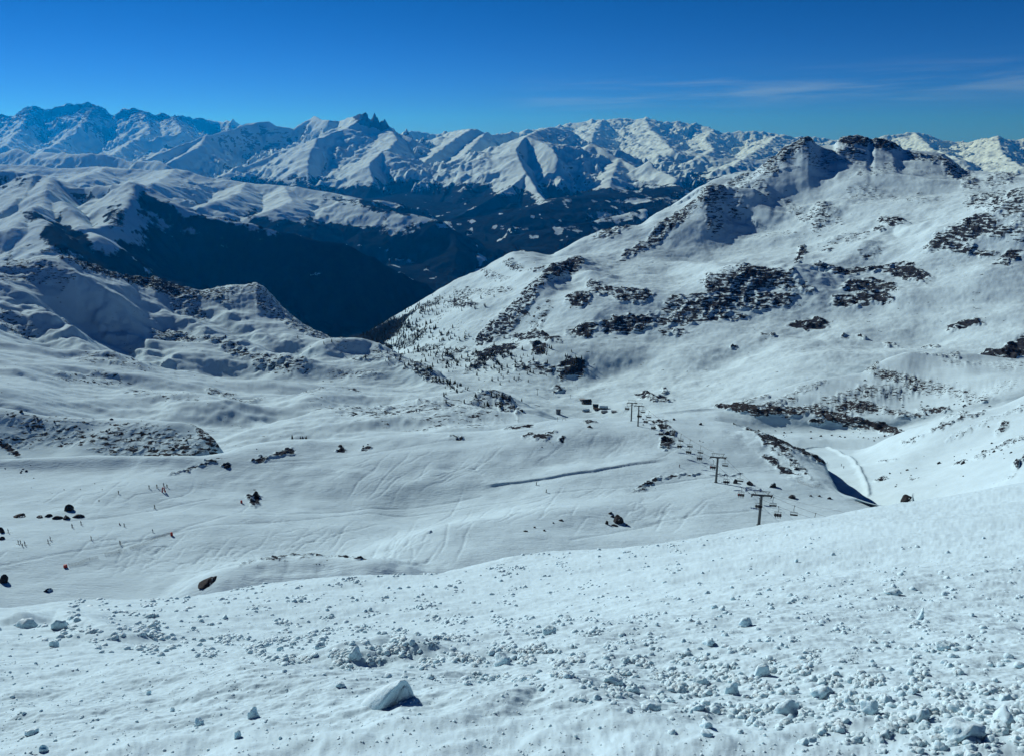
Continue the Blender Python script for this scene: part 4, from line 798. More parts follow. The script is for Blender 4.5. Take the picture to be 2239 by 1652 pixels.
# scattered boulders: hill at the left, crest line and gully side
def scatter(sheet, pts, n, wr, label, group, kind='a', seed=3, cluster=1.0):
    r = np.random.RandomState(seed)
    for _ in range(n):
        c = pts[r.randint(len(pts))]
        u = c[0] + r.normal() * c[2]; v = c[1] + r.normal() * c[3]
        w = wr[0] + (wr[1] - wr[0]) * r.rand() ** 2.2
        if u < -30 or u > 2270: continue
        boulder(sheet, u, v, w, w * r.uniform(0.4, 0.75), label, group, kind if r.rand() < .8 else 'b', r.randint(8), r.uniform(-1, 1), 0.4)
scatter('boulder_hill', [(250, 950, 60, 18), (330, 970, 60, 14), (130, 940, 60, 14), (400, 975, 35, 12), (60, 920, 50, 10)], 60, (2.5, 8), 'dark boulder strewn over the snowy hill at the left edge', 'boulders of the boulder hill', seed=4)
scatter('piste', [(1180, 970, 22, 6), (620, 985, 18, 5), (1430, 925, 20, 6), (680, 1232, 55, 8), (1540, 963, 12, 4), (120, 1060, 90, 20), (30, 1020, 30, 6), (200, 1085, 40, 14), (800, 975, 50, 4), (1460, 1050, 50, 4), (1420, 1062, 20, 4)], 64, (2, 6), 'small dark stone showing through the snow of the piste or its crest', 'small stones around the piste', seed=5)
scatter('snow_gully', [(2180, 985, 25, 8), (2080, 1000, 40, 16), (1990, 1035, 30, 12), (2060, 935, 50, 8)], 34, (2.5, 9), 'small dark rock on the bright slope at the right edge', 'rocks on the bright right slope', seed=6)
scatter('rocky_plateau', [(1830, 870, 90, 22), (1980, 840, 70, 20), (1700, 950, 60, 6), (1900, 955, 50, 5), (2050, 890, 50, 12)], 90, (2.5, 7), 'dark rock scattered on or below the rocky plateau', 'rocks of the plateau', seed=8)
print('boulders', round(time.time() - T0, 1))

# ---------------------------------------------------------------- snow lumps of the near slope
def lump_mat(name='lump_snow', tl=0.55):
    m, nt, b = newmat(name)
    geo = N(nt, 'ShaderNodeNewGeometry')
    n = noise(nt, geo.outputs['Position'], 14.0, 6, 0.65)
    link(nt, mixc(nt, n, tuple(c * 1.04 for c in SNOW), tuple(min(1, c * 1.12) for c in SNOW)), b.inputs['Base Color'])
    b.inputs['Roughness'].default_value = 0.6; b.inputs['Specular IOR Level'].default_value = 0.1
    b.inputs['Subsurface Weight'].default_value = tl; b.inputs['Subsurface Scale'].default_value = 0.025; b.inputs['Subsurface Radius'].default_value = (1.0, 1.0, 1.0)
    bn = N(nt, 'ShaderNodeBump'); bn.inputs['Distance'].default_value = 0.03; bn.inputs['Strength'].default_value = 0.8; link(nt, n, bn.inputs['Height']); link(nt, bn.outputs[0], b.inputs['Normal'])
    return m
M_lump = lump_mat(); M_lump2 = lump_mat('block_snow', 0.4)
LUMP = [rock_shape(140 + i, 2, 8, 0.30, True) for i in range(14)]
LUMPM = [mesh_np('snow_lump', rock_shape(170 + i, 3, 7, 0.34, True), ICO[3][1], M_lump, True) for i in range(10)]
SF = SHEETS['snow_slope']; nf_ = SF['nc'] + 1
FU, FV = SF['pu'][:nf_], SF['pv'][:nf_]
def dline(u, v, L):
    lv = np.interp(u, [p[0] for p in L], [p[1] for p in L]); return v - lv
band = [(-50, 1368), (100, 1372), (300, 1395), (500, 1408), (800, 1428), (1000, 1440), (1200, 1455), (1500, 1500), (1800, 1535), (2238, 1600), (2400, 1620)]
bw = lambda u: np.interp(u, [0, 400, 900, 1500, 2238], [18, 22, 30, 46, 62])
dl = dline(FU, FV, band)
dens = 1.0 * np.exp(-(dl / bw(FU)) ** 2) * sm(FU, -60, 250)
dens += 0.35 * np.exp(-((dl + 60) / 42) ** 2) * (FU > 150)
dens += 0.16 * (dl < 0) * sm(FU, 200, 700) * sm(FV, 1150, 1300)
dens += 0.5 * np.exp(-(dline(FU, FV, [(0, 1330), (300, 1310), (900, 1262), (1300, 1212), (1700, 1175), (2238, 1100)]) / 14) ** 2) * sm(FU, 350, 900) * sm(FU, 1900, 1300)
clump = sm(fbm(FU / 60, FV / 22, 4, 401), -0.25, 0.6)
dens *= 0.04 + 1.6 * clump ** 2.2
pel = 0.10 * sm(dl, 25, 60) * (0.3 + clump)
area = np.gradient(FU, axis=1) * np.abs(np.gradient(FV, axis=0))
inside = (FU > -20) & (FU < 2260) & (FV < 1680)
def sample(wt, n, seed):
    w_ = (wt * area * inside).ravel(); w_ = np.maximum(w_, 0); w_ /= w_.sum()
    idx = np.random.RandomState(seed).choice(w_.size, n, p=w_)
    return np.unravel_index(idx, FU.shape)
items = []                           # x, y, z, radius, screen radius
r0 = np.random.RandomState(77)
for wt, n, lo, hi, pw in ((dens, 23000, 0.8, 8.6, 4.4), (pel, 2600, 0.9, 4.0, 4.0)):
    rr_, cc_ = sample(wt, n, int(lo * 100 + n))
    for a_, b_ in zip(rr_, cc_):
        sp = lo + (hi - lo) * r0.rand() ** pw
        if wt is dens: sp *= np.interp(FV[a_, b_], [1150, 1350, 1600], [0.5, 0.85, 1.45])
        x, y, z = SF['X'][a_, b_], SF['Y'][a_, b_], SF['Z'][a_, b_]
        y += r0.uniform(-.02, .02); x += r0.uniform(-.02, .02)
        items.append((x, y, z, sp * math.sqrt(x * x + y * y + z * z) / F, sp))
items.sort(key=lambda t: -t[4])
for (x, y, z, r, sp) in items[:230]:
    o = bpy.data.objects.new('snow_lump', LUMPM[r0.randint(10)]); COL.objects.link(o)
    o.location = (x, y, z + r * 0.05); o.scale = (r * r0.uniform(.8, 1.25), r * r0.uniform(.8, 1.1), r * r0.uniform(.6, .95)); o.rotation_euler = (r0.uniform(-.3, .3), r0.uniform(-.3, .3), r0.uniform(0, 6.28))
    tag(o, 'fist sized to head sized white snow lump in the loose debris crossing the near slope', 'snow lump', 'snow lumps of the debris')
V_, F_ = [], []
base_n = len(LUMP[0]); fbase = np.array(ICO[2][1])
small = items[230:]
for k, (x, y, z, r, sp) in enumerate(small):
    big_ = sp > 2.0
    vv = LUMP[k % 14] if big_ else None
    if vv is None: vv = ICO[1][0] * (1 + 0.3 * (np.random.RandomState(k % 50).rand(len(ICO[1][0]), 1) - .5)); ff_ = np.array(ICO[1][1])
    else: ff_ = fbase
    t = r0.uniform(0, 6.28); c, s = math.cos(t), math.sin(t)
    w = np.stack([vv[:, 0] * c - vv[:, 1] * s, vv[:, 0] * s + vv[:, 1] * c, vv[:, 2] * r0.uniform(.6, 1.0)], -1) * r
    V_.append(w + np.array([x, y, z - r * 0.05])); F_.append(ff_ + sum((0,)) + 0)
off = 0; FF = []
for v_, f_ in zip(V_, F_): FF.append(f_ + off); off += len(v_)
VV = np.concatenate(V_).astype(np.float32); FF = np.concatenate(FF).astype(np.int32)
me = bpy.data.meshes.new('snow_crumbs'); me.vertices.add(len(VV)); me.vertices.foreach_set('co', VV.ravel())
me.loops.add(FF.size); me.loops.foreach_set('vertex_index', FF.ravel()); me.polygons.add(len(FF)); me.polygons.foreach_set('loop_start', np.arange(0, FF.size, 3, dtype=np.int32)); me.polygons.foreach_set('use_smooth', np.ones(len(FF), bool))
me.update(calc_edges=True); me.materials.append(M_lump)
o = bpy.data.objects.new('snow_crumbs', me); COL.objects.link(o); tag(o, kind='stuff')
# the blocks one can tell apart
def block(u, v, w, h, label, shape=0, rz=0.0, rx=0.0, sink=0.3):
    p, i = ground('snow_slope', u, v); d = p.length; sx = w * .88 * d / F / 2; sz = h * .9 * d / F / (2 - 2 * sink)
    o = bpy.data.objects.new('snow_block', LUMPM[shape]); COL.objects.link(o)
    o.location = p + Vector((0, sx * 0.3, sz * (.8 - 2 * sink))); o.scale = (sx, sx * .8, sz); o.rotation_euler = (rx, rx * .5, rz)
    tag(o, label, 'snow block', 'large snow blocks on the near slope'); return o
for b in [(128, 1374, 34, 26, 'grey shaded snow block on the rim of the left bank'), (60, 1372, 48, 18, 'low rounded snow hump left of the block on the left bank rim'), (118, 1412, 20, 16, 'small snow block just below the left bank rim'),
 (775, 1436, 34, 24, 'snow block with a dark shadow at the near edge of the debris, left of centre'), (745, 1500, 24, 12, 'flat snow block left of the big split snow block'), (610, 1424, 24, 14, 'snow block on the lower edge of the debris left of centre'), (700, 1418, 30, 14, 'rounded snow block between two others on the lower debris edge'),
 (1200, 1386, 36, 22, 'pale snow mound standing alone above the debris near the centre'), (1632, 1368, 32, 20, 'overhanging snow block right of centre above the debris'), (1550, 1408, 30, 16, 'scoop shaped snow block below the overhanging one'), (1562, 1330, 16, 14, 'small snow block up slope of the overhanging one'),
 (1955, 1298, 40, 18, 'long pale snow pile with crumbly edge at the upper right'), (2012, 1354, 16, 26, 'upright snow stump casting a dark shadow at the right'), (2066, 1420, 38, 20, 'crumbling snow block with a shadow at the right edge side'), (1742, 1229, 12, 10, 'tiny lone snow block high on the right slope'),
 (1100, 1452, 44, 26, 'knobbly snow heap in the middle of the debris'), (1345, 1496, 52, 28, 'wide snow heap right of the knobbly heap'), (1385, 1512, 26, 20, 'dark sided snow block joined to the wide heap'), (1425, 1550, 50, 22, 'long low snow block below the wide heap'), (1480, 1556, 26, 18, 'small snow block beside the long low one'),
 (1545, 1590, 30, 20, 'rounded snow block with a shaded right side near the bottom'), (1665, 1478, 48, 34, 'white crumbly snow tower in the debris right of centre'), (1530, 1496, 34, 22, 'snow block with a shadowed top at the near debris edge'), (1600, 1515, 36, 24, 'ball shaped snow block right of the shadow topped one'),
 (1800, 1520, 50, 30, 'large snow block in the thick right part of the debris'), (1900, 1560, 44, 34, 'bluish snow block in the thick right part of the debris'), (2115, 1612, 80, 46, 'huge smooth snow block at the lower right corner'), (1720, 1560, 56, 26, 'smooth snow hump in front of the thick debris'), (2010, 1575, 50, 34, 'tall snow block behind the huge corner block'), (2200, 1585, 50, 30, 'snow block cut by the right edge of the view'),
 (436, 1585, 24, 18, 'egg shaped snow ball on the smooth bank'), (552, 1567, 26, 20, 'largest snow ball on the smooth bank'), (518, 1612, 22, 22, 'grey snow ball below the largest one on the bank'), (70, 1605, 26, 14, 'oval snow ball low on the bank at left'), (95, 1640, 18, 14, 'snow ball at the bottom left edge'), (377, 1554, 12, 10, 'small snow ball above the egg shaped one'), (325, 1517, 12, 9, 'small snow ball high on the smooth bank'),
 (610, 1612, 10, 8, 'tiny snow ball right of the grey one on the bank')]:
    block(b[0], b[1], b[2], b[3], b[4], rng.randint(10), rng.uniform(-.6, .6), rng.uniform(-.15, .15))
# the big split block: a snow covered hump on the left and a sheer shaded face on the right
def split_block():
    p, i = ground('snow_slope', 868, 1535); d = p.length; k = d / F * 1.25
    root = empty('split_snow_block', p)
    v = ICO[4][0].copy(); x, y, z = v.T.copy()
    v[:, 0] = np.where(x < 0, x * 62, x * 30) * k; v[:, 1] = y * 34 * k
    v[:, 2] = np.sign(z) * np.abs(z) ** 1.25 * 46 * k * np.clip(1 + .45 * x, .4, 1.2)
    nn = fbm(v[:, 0] / (11 * k), (v[:, 1] + v[:, 2]) / (11 * k), 5, 55); v[:, 2] += nn * 2.4 * k; v[:, 0] += nn * 1.5 * k
    nx, ny = .66, -.75; h = v[:, 0] * nx + v[:, 1] * ny; over = h > 4 * k
    dd = (h[over] - 4 * k) * .96; v[over, 0] -= dd * nx; v[over, 1] -= dd * ny
    v[:, 2] -= 10 * k
    a = bpy.data.objects.new('snow_hump', mesh_np('snow_hump', v, ICO[4][1], M_lump2, True)); COL.objects.link(a); a.parent = root
    w = rock_shape(222, 3, 6, 0.12); w[:, 0] *= 17 * k; w[:, 1] *= 6 * k; w[:, 2] *= 24 * k
    c_, s__ = math.cos(.72), math.sin(.72); w[:, :2] = np.stack([w[:, 0] * c_ - w[:, 1] * s__, w[:, 0] * s__ + w[:, 1] * c_], -1)
    w[:, 0] += 8 * k; w[:, 1] -= 1 * k; w[:, 2] += 6 * k
    b = bpy.data.objects.new('block_face', mesh_np('block_face', w, ICO[3][1], M_lump2, True)); COL.objects.link(b); b.parent = root
    tag(root, 'biggest snow block, a hump with a sheer blue face, lower centre of the slope', 'snow block')
split_block()
print('lumps', len(items), round(time.time() - T0, 1))
# ---------------------------------------------------------------- trees
def conifer_mesh(seed, detail=True):
    r = random.Random(seed); mb = MB(); n = 6 if detail else 4
    mb.tube((0, 0, -0.05), (0, 0, 0.35), 0.035, 0.02, 5, 1)
    for k in range(n):
        z0 = 0.08 + 0.86 * k / n; z1 = min(1.0, z0 + 0.30); R0 = 0.23 * (1 - 0.85 * k / n) * r.uniform(.8, 1.15)
        m = 7; ring = []
        for i in range(m):
            t = 2 * math.pi * (i + r.uniform(-.25, .25)) / m; q = R0 * r.uniform(.65, 1.2); ring.append((q * math.cos(t), q * math.sin(t), z0 + r.uniform(-.04, .03)))
        vs = ring + [(r.uniform(-.01, .01), r.uniform(-.01, .01), z1)]
        mb.add(vs, [(i, (i + 1) % m, m) for i in range(m)] + [tuple(range(m))[::-1]])
    return mb
TREEM = []
for i in range(5):
    mb = conifer_mesh(i); o_ = mb.build('conifer', [M_tree, M_bark]); TREEM.append(o_.data); bpy.data.objects.remove(o_)
def tree_points(regs, seed):
    r = np.random.RandomState(seed); out = []
    for (sheet, u, v, ru, rv, n, h) in regs:
        for _ in range(n):
            uu = u + r.normal() * ru; vv = v + r.normal() * rv
            p, i = ground(sheet, uu, vv)
            if abs(SHEETS[sheet]['pu'][i] - uu) > 5 or abs(SHEETS[sheet]['pv'][i] - vv) > 5: continue
            out.append((p, h * r.uniform(.6, 1.3)))
    return out
tp = tree_points([
 ('snowy_mountain', 820, 738, 30, 9, 120, 12), ('snowy_mountain', 870, 712, 32, 9, 130, 12), ('snowy_mountain', 920, 680, 26, 7, 60, 11), ('snowy_mountain', 900, 728, 40, 10, 90, 11), ('snowy_mountain', 840, 758, 30, 5, 80, 12),
 ('snowy_mountain', 1000, 665, 40, 10, 40, 10), ('snowy_mountain', 940, 770, 40, 8, 50, 10), ('snowy_mountain', 1060, 790, 50, 14, 60, 9), ('snowy_mountain', 1090, 775, 25, 10, 50, 9), ('snowy_mountain', 1000, 790, 40, 12, 50, 9),
 ('snowy_mountain', 1180, 775, 14, 8, 14, 9), ('snowy_mountain', 1255, 788, 14, 8, 16, 9), ('snowy_mountain', 1120, 820, 60, 12, 40, 8), ('snowy_mountain', 990, 740, 50, 10, 40, 9),
 ('rolling_ridge', 990, 835, 25, 6, 40, 7), ('rolling_ridge', 1050, 868, 26, 6, 45, 7), ('rolling_ridge', 1100, 885, 20, 5, 30, 6), ('rolling_ridge', 940, 810, 20, 6, 24, 7), ('rolling_ridge', 880, 790, 30, 6, 18, 7), ('rolling_ridge', 700, 735, 30, 10, 10, 7),
 ('rolling_ridge', 655, 962, 12, 1.5, 7, 4.5), ('rolling_ridge', 1000, 850, 20, 10, 16, 6)], 31)
tp.sort(key=lambda t: -t[1] / t[0].length)
rt = np.random.RandomState(9)
for k, (p, h) in enumerate(tp[:290]):
    o = bpy.data.objects.new('conifer', TREEM[k % 5]); COL.objects.link(o); o.location = p; o.scale = (h * 1.1, h * 1.1, h); o.rotation_euler = (0, 0, rt.uniform(0, 6.28))
    tag(o, 'tiny dark conifer standing in the snow where the valley drops away', 'conifer', 'conifers at the valley mouth')
if len(tp) > 290:
    mb = MB()
    src = conifer_mesh(3, False)
    for (p, h) in tp[290:]:
        mb.add([(p.x + x * h, p.y + y * h, p.z + z * h) for x, y, z in src.v], src.f)
    # far wood spread over the toe of the mountain
    o = mb.build('conifer_wood', [M_tree]); tag(o, kind='stuff')
print('trees', len(tp), round(time.time() - T0, 1))

# ---------------------------------------------------------------- people
def skin_body(name, joints, edges, radii, mats, zsplit):
    me = bpy.data.meshes.new(name); me.from_pydata(joints, edges, []); me.update()
    o = bpy.data.objects.new(name, me); COL.objects.link(o)
    o.modifiers.new('skin', 'SKIN'); sv = me.skin_vertices
    if not sv:
        pass
    for i, r_ in enumerate(radii): me.skin_vertices[0].data[i].radius = (r_, r_ * 0.85)
    me.skin_vertices[0].data[0].use_root = True
    su = o.modifiers.new('sub', 'SUBSURF'); su.levels = 1; su.render_levels = 1
    dg = bpy.context.evaluated_depsgraph_get(); ev = o.evaluated_get(dg)
    out = bpy.data.meshes.new_from_object(ev); bpy.data.objects.remove(o)
    out.materials.clear()
    for m in mats: out.materials.append(m)
    for p in out.polygons:
        p.use_smooth = True; c = p.center; p.material_index = zsplit(c)
    return out
def cloth(name, col): return simple_mat(name, col, 0.8, 0, 0.1, 4, 0.1)
C = {'black': cloth('black_jacket', (0.015, 0.016, 0.02)), 'navy': cloth('navy_jacket', (0.02, 0.03, 0.07)), 'red': cloth('red_jacket', (0.35, 0.02, 0.03)), 'green': cloth('olive_jacket', (0.08, 0.10, 0.05)), 'purple': cloth('plum_jacket', (0.09, 0.02, 0.07)), 'pants': cloth('dark_trousers', (0.018, 0.018, 0.02))}
M_helm = simple_mat('helmet_shell', (0.02, 0.02, 0.025), 0.35)
#         0 pelvis        1 chest          2 neck          3 head            4 head top
stand_j = [(0, 0, .92), (0, .03, 1.33), (0, .05, 1.50), (0, .07, 1.62), (0, .08, 1.72),
           (-.19, .03, 1.42), (-.30, -.02, 1.15), (-.30, -.24, 1.02), (.19, .03, 1.42), (.30, -.02, 1.15), (.30, -.24, 1.02),
           (-.10, 0, .88), (-.13, -.10, .50), (-.13, .02, .10), (-.13, -.16, .05), (.10, 0, .88), (.13, -.10, .50), (.13, .02, .10), (.13, -.16, .05)]
stand_e = [(0, 1), (1, 2), (2, 3), (3, 4), (1, 5), (5, 6), (6, 7), (1, 8), (8, 9), (9, 10), (0, 11), (11, 12), (12, 13), (13, 14), (0, 15), (15, 16), (16, 17), (17, 18)]
stand_r = [.16, .19, .07, .12, .10, .09, .075, .05, .09, .075, .05, .12, .09, .07, .06, .12, .09, .07, .06]
sit_j = [(0, 0, .08), (0, .08, .48), (0, .08, .64), (0, .06, .77), (0, .05, .87),
         (-.19, .06, .56), (-.24, -.05, .32), (-.16, -.28, .28), (.19, .06, .56), (.24, -.05, .32), (.16, -.28, .28),
         (-.10, 0, .08), (-.12, -.45, .08), (-.12, -.50, -.36), (-.12, -.66, -.40), (.10, 0, .08), (.12, -.45, .08), (.12, -.50, -.36), (.12, -.66, -.40)]
def split_of(hz, wz):
    return lambda c: 2 if c.z > hz else (0 if c.z > wz else 1)
PM = {}
for cn_, cm in C.items():
    if cn_ == 'pants': continue
    PM['stand', cn_] = skin_body('person', stand_j, stand_e, stand_r, [cm, C['pants'], M_skin], split_of(1.53, .90))
    PM['sit', cn_] = skin_body('person', sit_j, stand_e, stand_r, [cm, C['pants'], M_skin], split_of(.68, .14))
mb = MB(); v_, f_ = ICO[2]; mb.add([(x * .135, y * .15 + .0, max(z, -.2) * .135) for x, y, z in v_], f_); HELM = mb.build('helmet', M_helm, None, True); HELMM = HELM.data; bpy.data.objects.remove(HELM)
mb = MB(); mb.box(0, 0, .012, .09, 1.5, .024); mb.box(0, -.80, .05, .08, .18, .02, Matrix.Rotation(R(-28), 3, 'X')); S_ = mb.build('ski', M_dark); SKIM = S_.data; bpy.data.objects.remove(S_)
mb = MB(); mb.tube((0, -.24, 1.05), (0, -.05, 0), .012, .012, 5); S_ = mb.build('ski_pole', M_dark); POLEM = S_.data; bpy.data.objects.remove(S_)
def person(p, pose, colour, rz, label, group=None, sc=1.0, skis=True, lean=0.0):
    o = bpy.data.objects.new('person', PM[pose, colour]); COL.objects.link(o); o.location = p; o.rotation_euler = (lean, 0, rz); o.scale = (sc,) * 3
    tag(o, label, 'person', group)
    h = bpy.data.objects.new('helmet', HELMM); COL.objects.link(h); h.parent = o
    h.location = (0, .08, 1.69) if pose == 'stand' else (0, .05, .85)
    if skis:
        for s in (-1, 1):
            k = bpy.data.objects.new('ski', SKIM); COL.objects.link(k); k.parent = o
            k.location = (.13 * s, -.08, 0.0) if pose == 'stand' else (.12 * s, -.60, -.47)
            if pose == 'stand':
                q = bpy.data.objects.new('ski_pole', POLEM); COL.objects.link(q); q.parent = o; q.location = (.33 * s, 0, 0)
    return o
GS = 'skiers on the piste'
for (sh, u, v, col, rz, lab) in [
 ('piste', 17, 1164, 'navy', 2.2, 'skier in dark clothes beside the boulders cut by the left edge'),
 ('piste', 38.8, 1189, 'navy', 2.0, 'leftmost skier of the close group of four at far left'),
 ('piste', 45.6, 1188, 'black', 2.4, 'second skier from left in the close group of four, standing highest'),
 ('piste', 49.5, 1195, 'black', 1.5, 'short dark skier in front of the close group of four'),
 ('piste', 54.6, 1191, 'navy', 2.6, 'rightmost skier of the close group of four at far left'),
 ('piste', 109, 1181, 'black', 2.0, 'upper skier of the close pair right of the group of four'),
 ('piste', 105, 1188, 'purple', 2.2, 'lower skier of the close pair right of the group of four'),
 ('piste', 158, 1153, 'black', 2.9, 'left skier of two just below the low domed rock'),
 ('piste', 177, 1147, 'navy', 2.6, 'right skier of two just below the low domed rock'),
 ('piste', 199, 1179, 'green', 2.2, 'skier in olive green alone in the middle of the left piste'),
 ('piste', 262, 1190, 'black', 3.0, 'dark skier just above the safety net'),
 ('piste', 272, 1151, 'black', 2.5, 'upright skier beside the one sitting on the snow'),
 ('piste', 338, 1111, 'green', 2.8, 'lone skier between the red marker frame and the net'),
 ('piste', 335, 1163, 'navy', 3.6, 'crouching dark skier left of the upper red net pad'),
 ('piste', 344, 1066, 'black', 3.0, 'skier just left of the red marker frame'),
 ('piste', 364, 1065, 'green', 3.0, 'skier just right of the red marker frame'),
 ('piste', 357, 1062, 'navy', 3.0, 'skier passing behind the red marker frame'),
 ('piste', 326, 1067, 'green', 3.2, 'small distant skier left of the two by the red marker frame'),
 ('piste', 259, 1079, 'green', 3.0, 'faint distant skier far left of the red marker frame'),
 ('piste', 1174, 1060, 'black', 4.0, 'upper of two dark skiers in the middle of the wide piste'),
 ('piste', 1194, 1076.5, 'black', 4.0, 'lower of two dark skiers in the middle of the wide piste'),
 ('piste', 1485, 1021, 'purple', 3.6, 'lone skier on the snow below the chairs'),
 ('snow_gully', 1844, 1023, 'black', 3.4, 'nearer of two skiers in the gully between the net and the snow bank'),
 ('snow_gully', 1839, 1018, 'green', 3.4, 'farther of two skiers in the gully between the net and the snow bank'),
 ('snow_gully', 1790, 992, 'black', 3.0, 'skier at the top of the gully beside the rocky rib')]:
    p, i = ground(sh, u, v); sc = 1.0
    if 'short' in lab: sc = .72
    if 'crouching' in lab: sc = .8
    person(p, 'stand', col, rz, lab, GS, sc * 1.08, True, 0.12)
p, i = ground('piste', 261.6, 1147); person(p + Vector((0, 0, .05)), 'sit', 'purple', 1.4, 'skier in a plum jacket sitting on the snow', GS, 1.1, True)
print('people', round(time.time() - T0, 1))

# ---------------------------------------------------------------- chairlift
def at(u, v, Y):
    a, q = aq(u, v); return Vector((float(a) * Y, Y, float(q) * Y))
LIFT = []                            # (base point, left hang point, right hang point)
towers = [   # name order far -> near: base u, base v, crossarm v, left u, right u, top frame v, sheet
 (1379.5, 920, 880.5, 1369, 1390, 874.5, 'behind its twin, the farthest big pylon of the chairlift'),
 (1393, 931, 887, 1383, 1403.5, 880, 'the nearer of the two pylons standing close together on the far crest'),
 (1565.4, 1054, 999.3, 1549.5, 1583.5, 990.8, 'second nearest pylon of the chairlift, before the rocky hillside'),
 (1658.8, 1147, 1082, 1638, 1682, 1072.8, 'nearest pylon of the chairlift, in front of the brown rocks')]
def sheave_train(k, ln, parent):
    mb = MB()
    mb.box(0, 0, -.12 * k, .10 * k, ln, .16 * k)
    n = 8
    for i in range(n):
        y = -ln / 2 + ln * (i + .5) / n; mb.tube((-.07 * k, y, .02 * k), (.07 * k, y, .02 * k), .22 * k, .22 * k, 10)
    mb.box(.28 * k, 0, .10 * k, .35 * k, ln * 1.0, .05 * k)
    mb.path([(.45 * k, -ln / 2, .75 * k), (.45 * k, ln / 2, .75 * k)], .025 * k, 4)
    for y in (-.5, -.16, .16, .5): mb.tube((.45 * k, y * ln, .1 * k), (.45 * k, y * ln, .75 * k), .025 * k, .025 * k, 4)
    return mb.build('sheave_train', M_dark, parent)
for ti, (bu, bv, av_, lu, ru_, tv, lab) in enumerate(towers):
    p, i = ground('piste', bu, bv); Y = p.y
    top = at((lu + ru_) / 2, av_, Y); h = top.z - p.z
    L_ = at(lu, av_, Y); R_ = at(ru_, av_, Y); half = (R_ - L_).length / 2; hf = at(bu, tv, Y).z - top.z
    k = half / 4.2
    # line direction in plan
    LIFT.append([p, p + Vector((0, 0, h)), half, k])
    root = empty('lift_pylon', p); LIFT[-1].append(root); LIFT[-1] += [h, hf, lab]
for ti, (p, tp_, half, k, root, h, hf, lab) in enumerate(LIFT):
    nxt = LIFT[min(ti + 1, 3)][0] - LIFT[max(ti - 1, 0)][0]
    if ti == 3: nxt = LIFT[3][0] - LIFT[2][0] + Vector((30, -40, 0))
    ang = math.atan2(-nxt.x, nxt.y)   # local +y along the line
    # keep the arm close to square on to the view as in the photograph
    ang = -0.18
    root.rotation_euler = (0, 0, ang)
    mb = MB(); mb.tube((0, 0, -1.0), (0, 0, h), .64 * k, .52 * k, 14)
    for j in (0.33, 0.66): mb.tube((0, 0, h * j), (0, 0, h * j + .12 * k), .55 * k, .55 * k, 14)
    mb.tube((0, 0, -.2), (0, 0, .25), .95 * k, .95 * k, 12)
    mb.build('mast', M_steel, root, False)
    mb = MB(); r_ = .06 * k
    for s in (-1, 1): mb.tube((s * .18 * k, -.58 * k, 0.3), (s * .18 * k, -.52 * k, h), .03 * k, .03 * k, 4)
    for j in range(int(h / .5)): mb.tube((-.18 * k, -.56 * k, .5 + j * .5), (.18 * k, -.56 * k, .5 + j * .5), .02 * k, .02 * k, 4)
    mb.build('ladder', M_steel, root)
    mb = MB(); mb.box(0, 0, h + .05, half * 2.0, .6 * k, .55 * k); mb.box(0, 0, h - .25 * k, half * .5, .5 * k, .3 * k)
    mb.build('crossarm', M_dark, root)
    mb = MB()
    for s in (-1, 1):
        mb.tube((s * half * .52, 0, h + .2 * k), (s * half * .78, 0, h + hf), .085 * k, .085 * k, 6)
        mb.tube((s * half * .66, 0, h + .2 * k), (s * half * .60, 0, h + hf), .04 * k, .04 * k, 5)
    mb.box(0, 0, h + hf, half * 1.66, .16 * k, .16 * k)
    for s in (-.45, -.2, .1, .4): mb.tube((s * half, 0, h + hf), (s * half, 0, h + hf * .45), .03 * k, .03 * k, 4)
    mb.build('service_frame', M_dark, root)
    for s in (-1, 1):
        t = sheave_train(k, 5.0 * k, root); t.location = (s * half * .93, 0, h - .25 * k); t.rotation_euler = (R(-8), 0, -0.25)
    tag(root, lab if lab.startswith(('the', 'second', 'nearest')) else 'steel pylon ' + lab, 'lift pylon', 'big pylons of the chairlift')
    LIFT[ti].append(ang)
def hang(ti, s):
    p, tp_, half, k, root, h, hf, lab, ang = LIFT[ti]
    return p + Vector((s * half * .93 * math.cos(ang), s * half * .93 * math.sin(ang), h + .02))
END = {-1: at(1935, 1168, 225), 1: at(1985, 1168, 228)}; START = {-1: at(1335, 935, 720), 1: at(1346, 935, 722)}
CABLE = {}
for s in (-1, 1):
    pts = [START[s]] + [hang(t, s) for t in range(4)] + [END[s]]; out = []
    for a, b in zip(pts[:-1], pts[1:]):
        n = 28; sag = (b - a).length * 0.022
        for j in range(n): t = j / n; q = a.lerp(b, t); q.z -= sag * 4 * t * (1 - t); out.append(q)
    out.append(pts[-1]); CABLE[s] = out
    mb = MB(); mb.path(out, 0.045, 5); c = mb.build('haul_cable', M_dark)
    tag(c, 'left haul cable of the chairlift carrying the occupied chairs' if s < 0 else 'right haul cable of the chairlift carrying the empty chairs', 'cable', 'haul cables of the chairlift')
top_pts = [START[1] + Vector((0, 0, 6))] + [L[0] + Vector((0, 0, L[5] + L[6])) for L in LIFT] + [END[1] + Vector((0, 0, 5))]
mb = MB(); out = []
for a, b in zip(top_pts[:-1], top_pts[1:]):
    for j in range(20): t = j / 20; q = a.lerp(b, t); q.z -= (b - a).length * .02 * 4 * t * (1 - t); out.append(q)
mb.path(out, .03, 4); c = mb.build('signal_cable', M_dark); tag(c, 'thin signal cable strung over the tops of the pylons', 'cable')
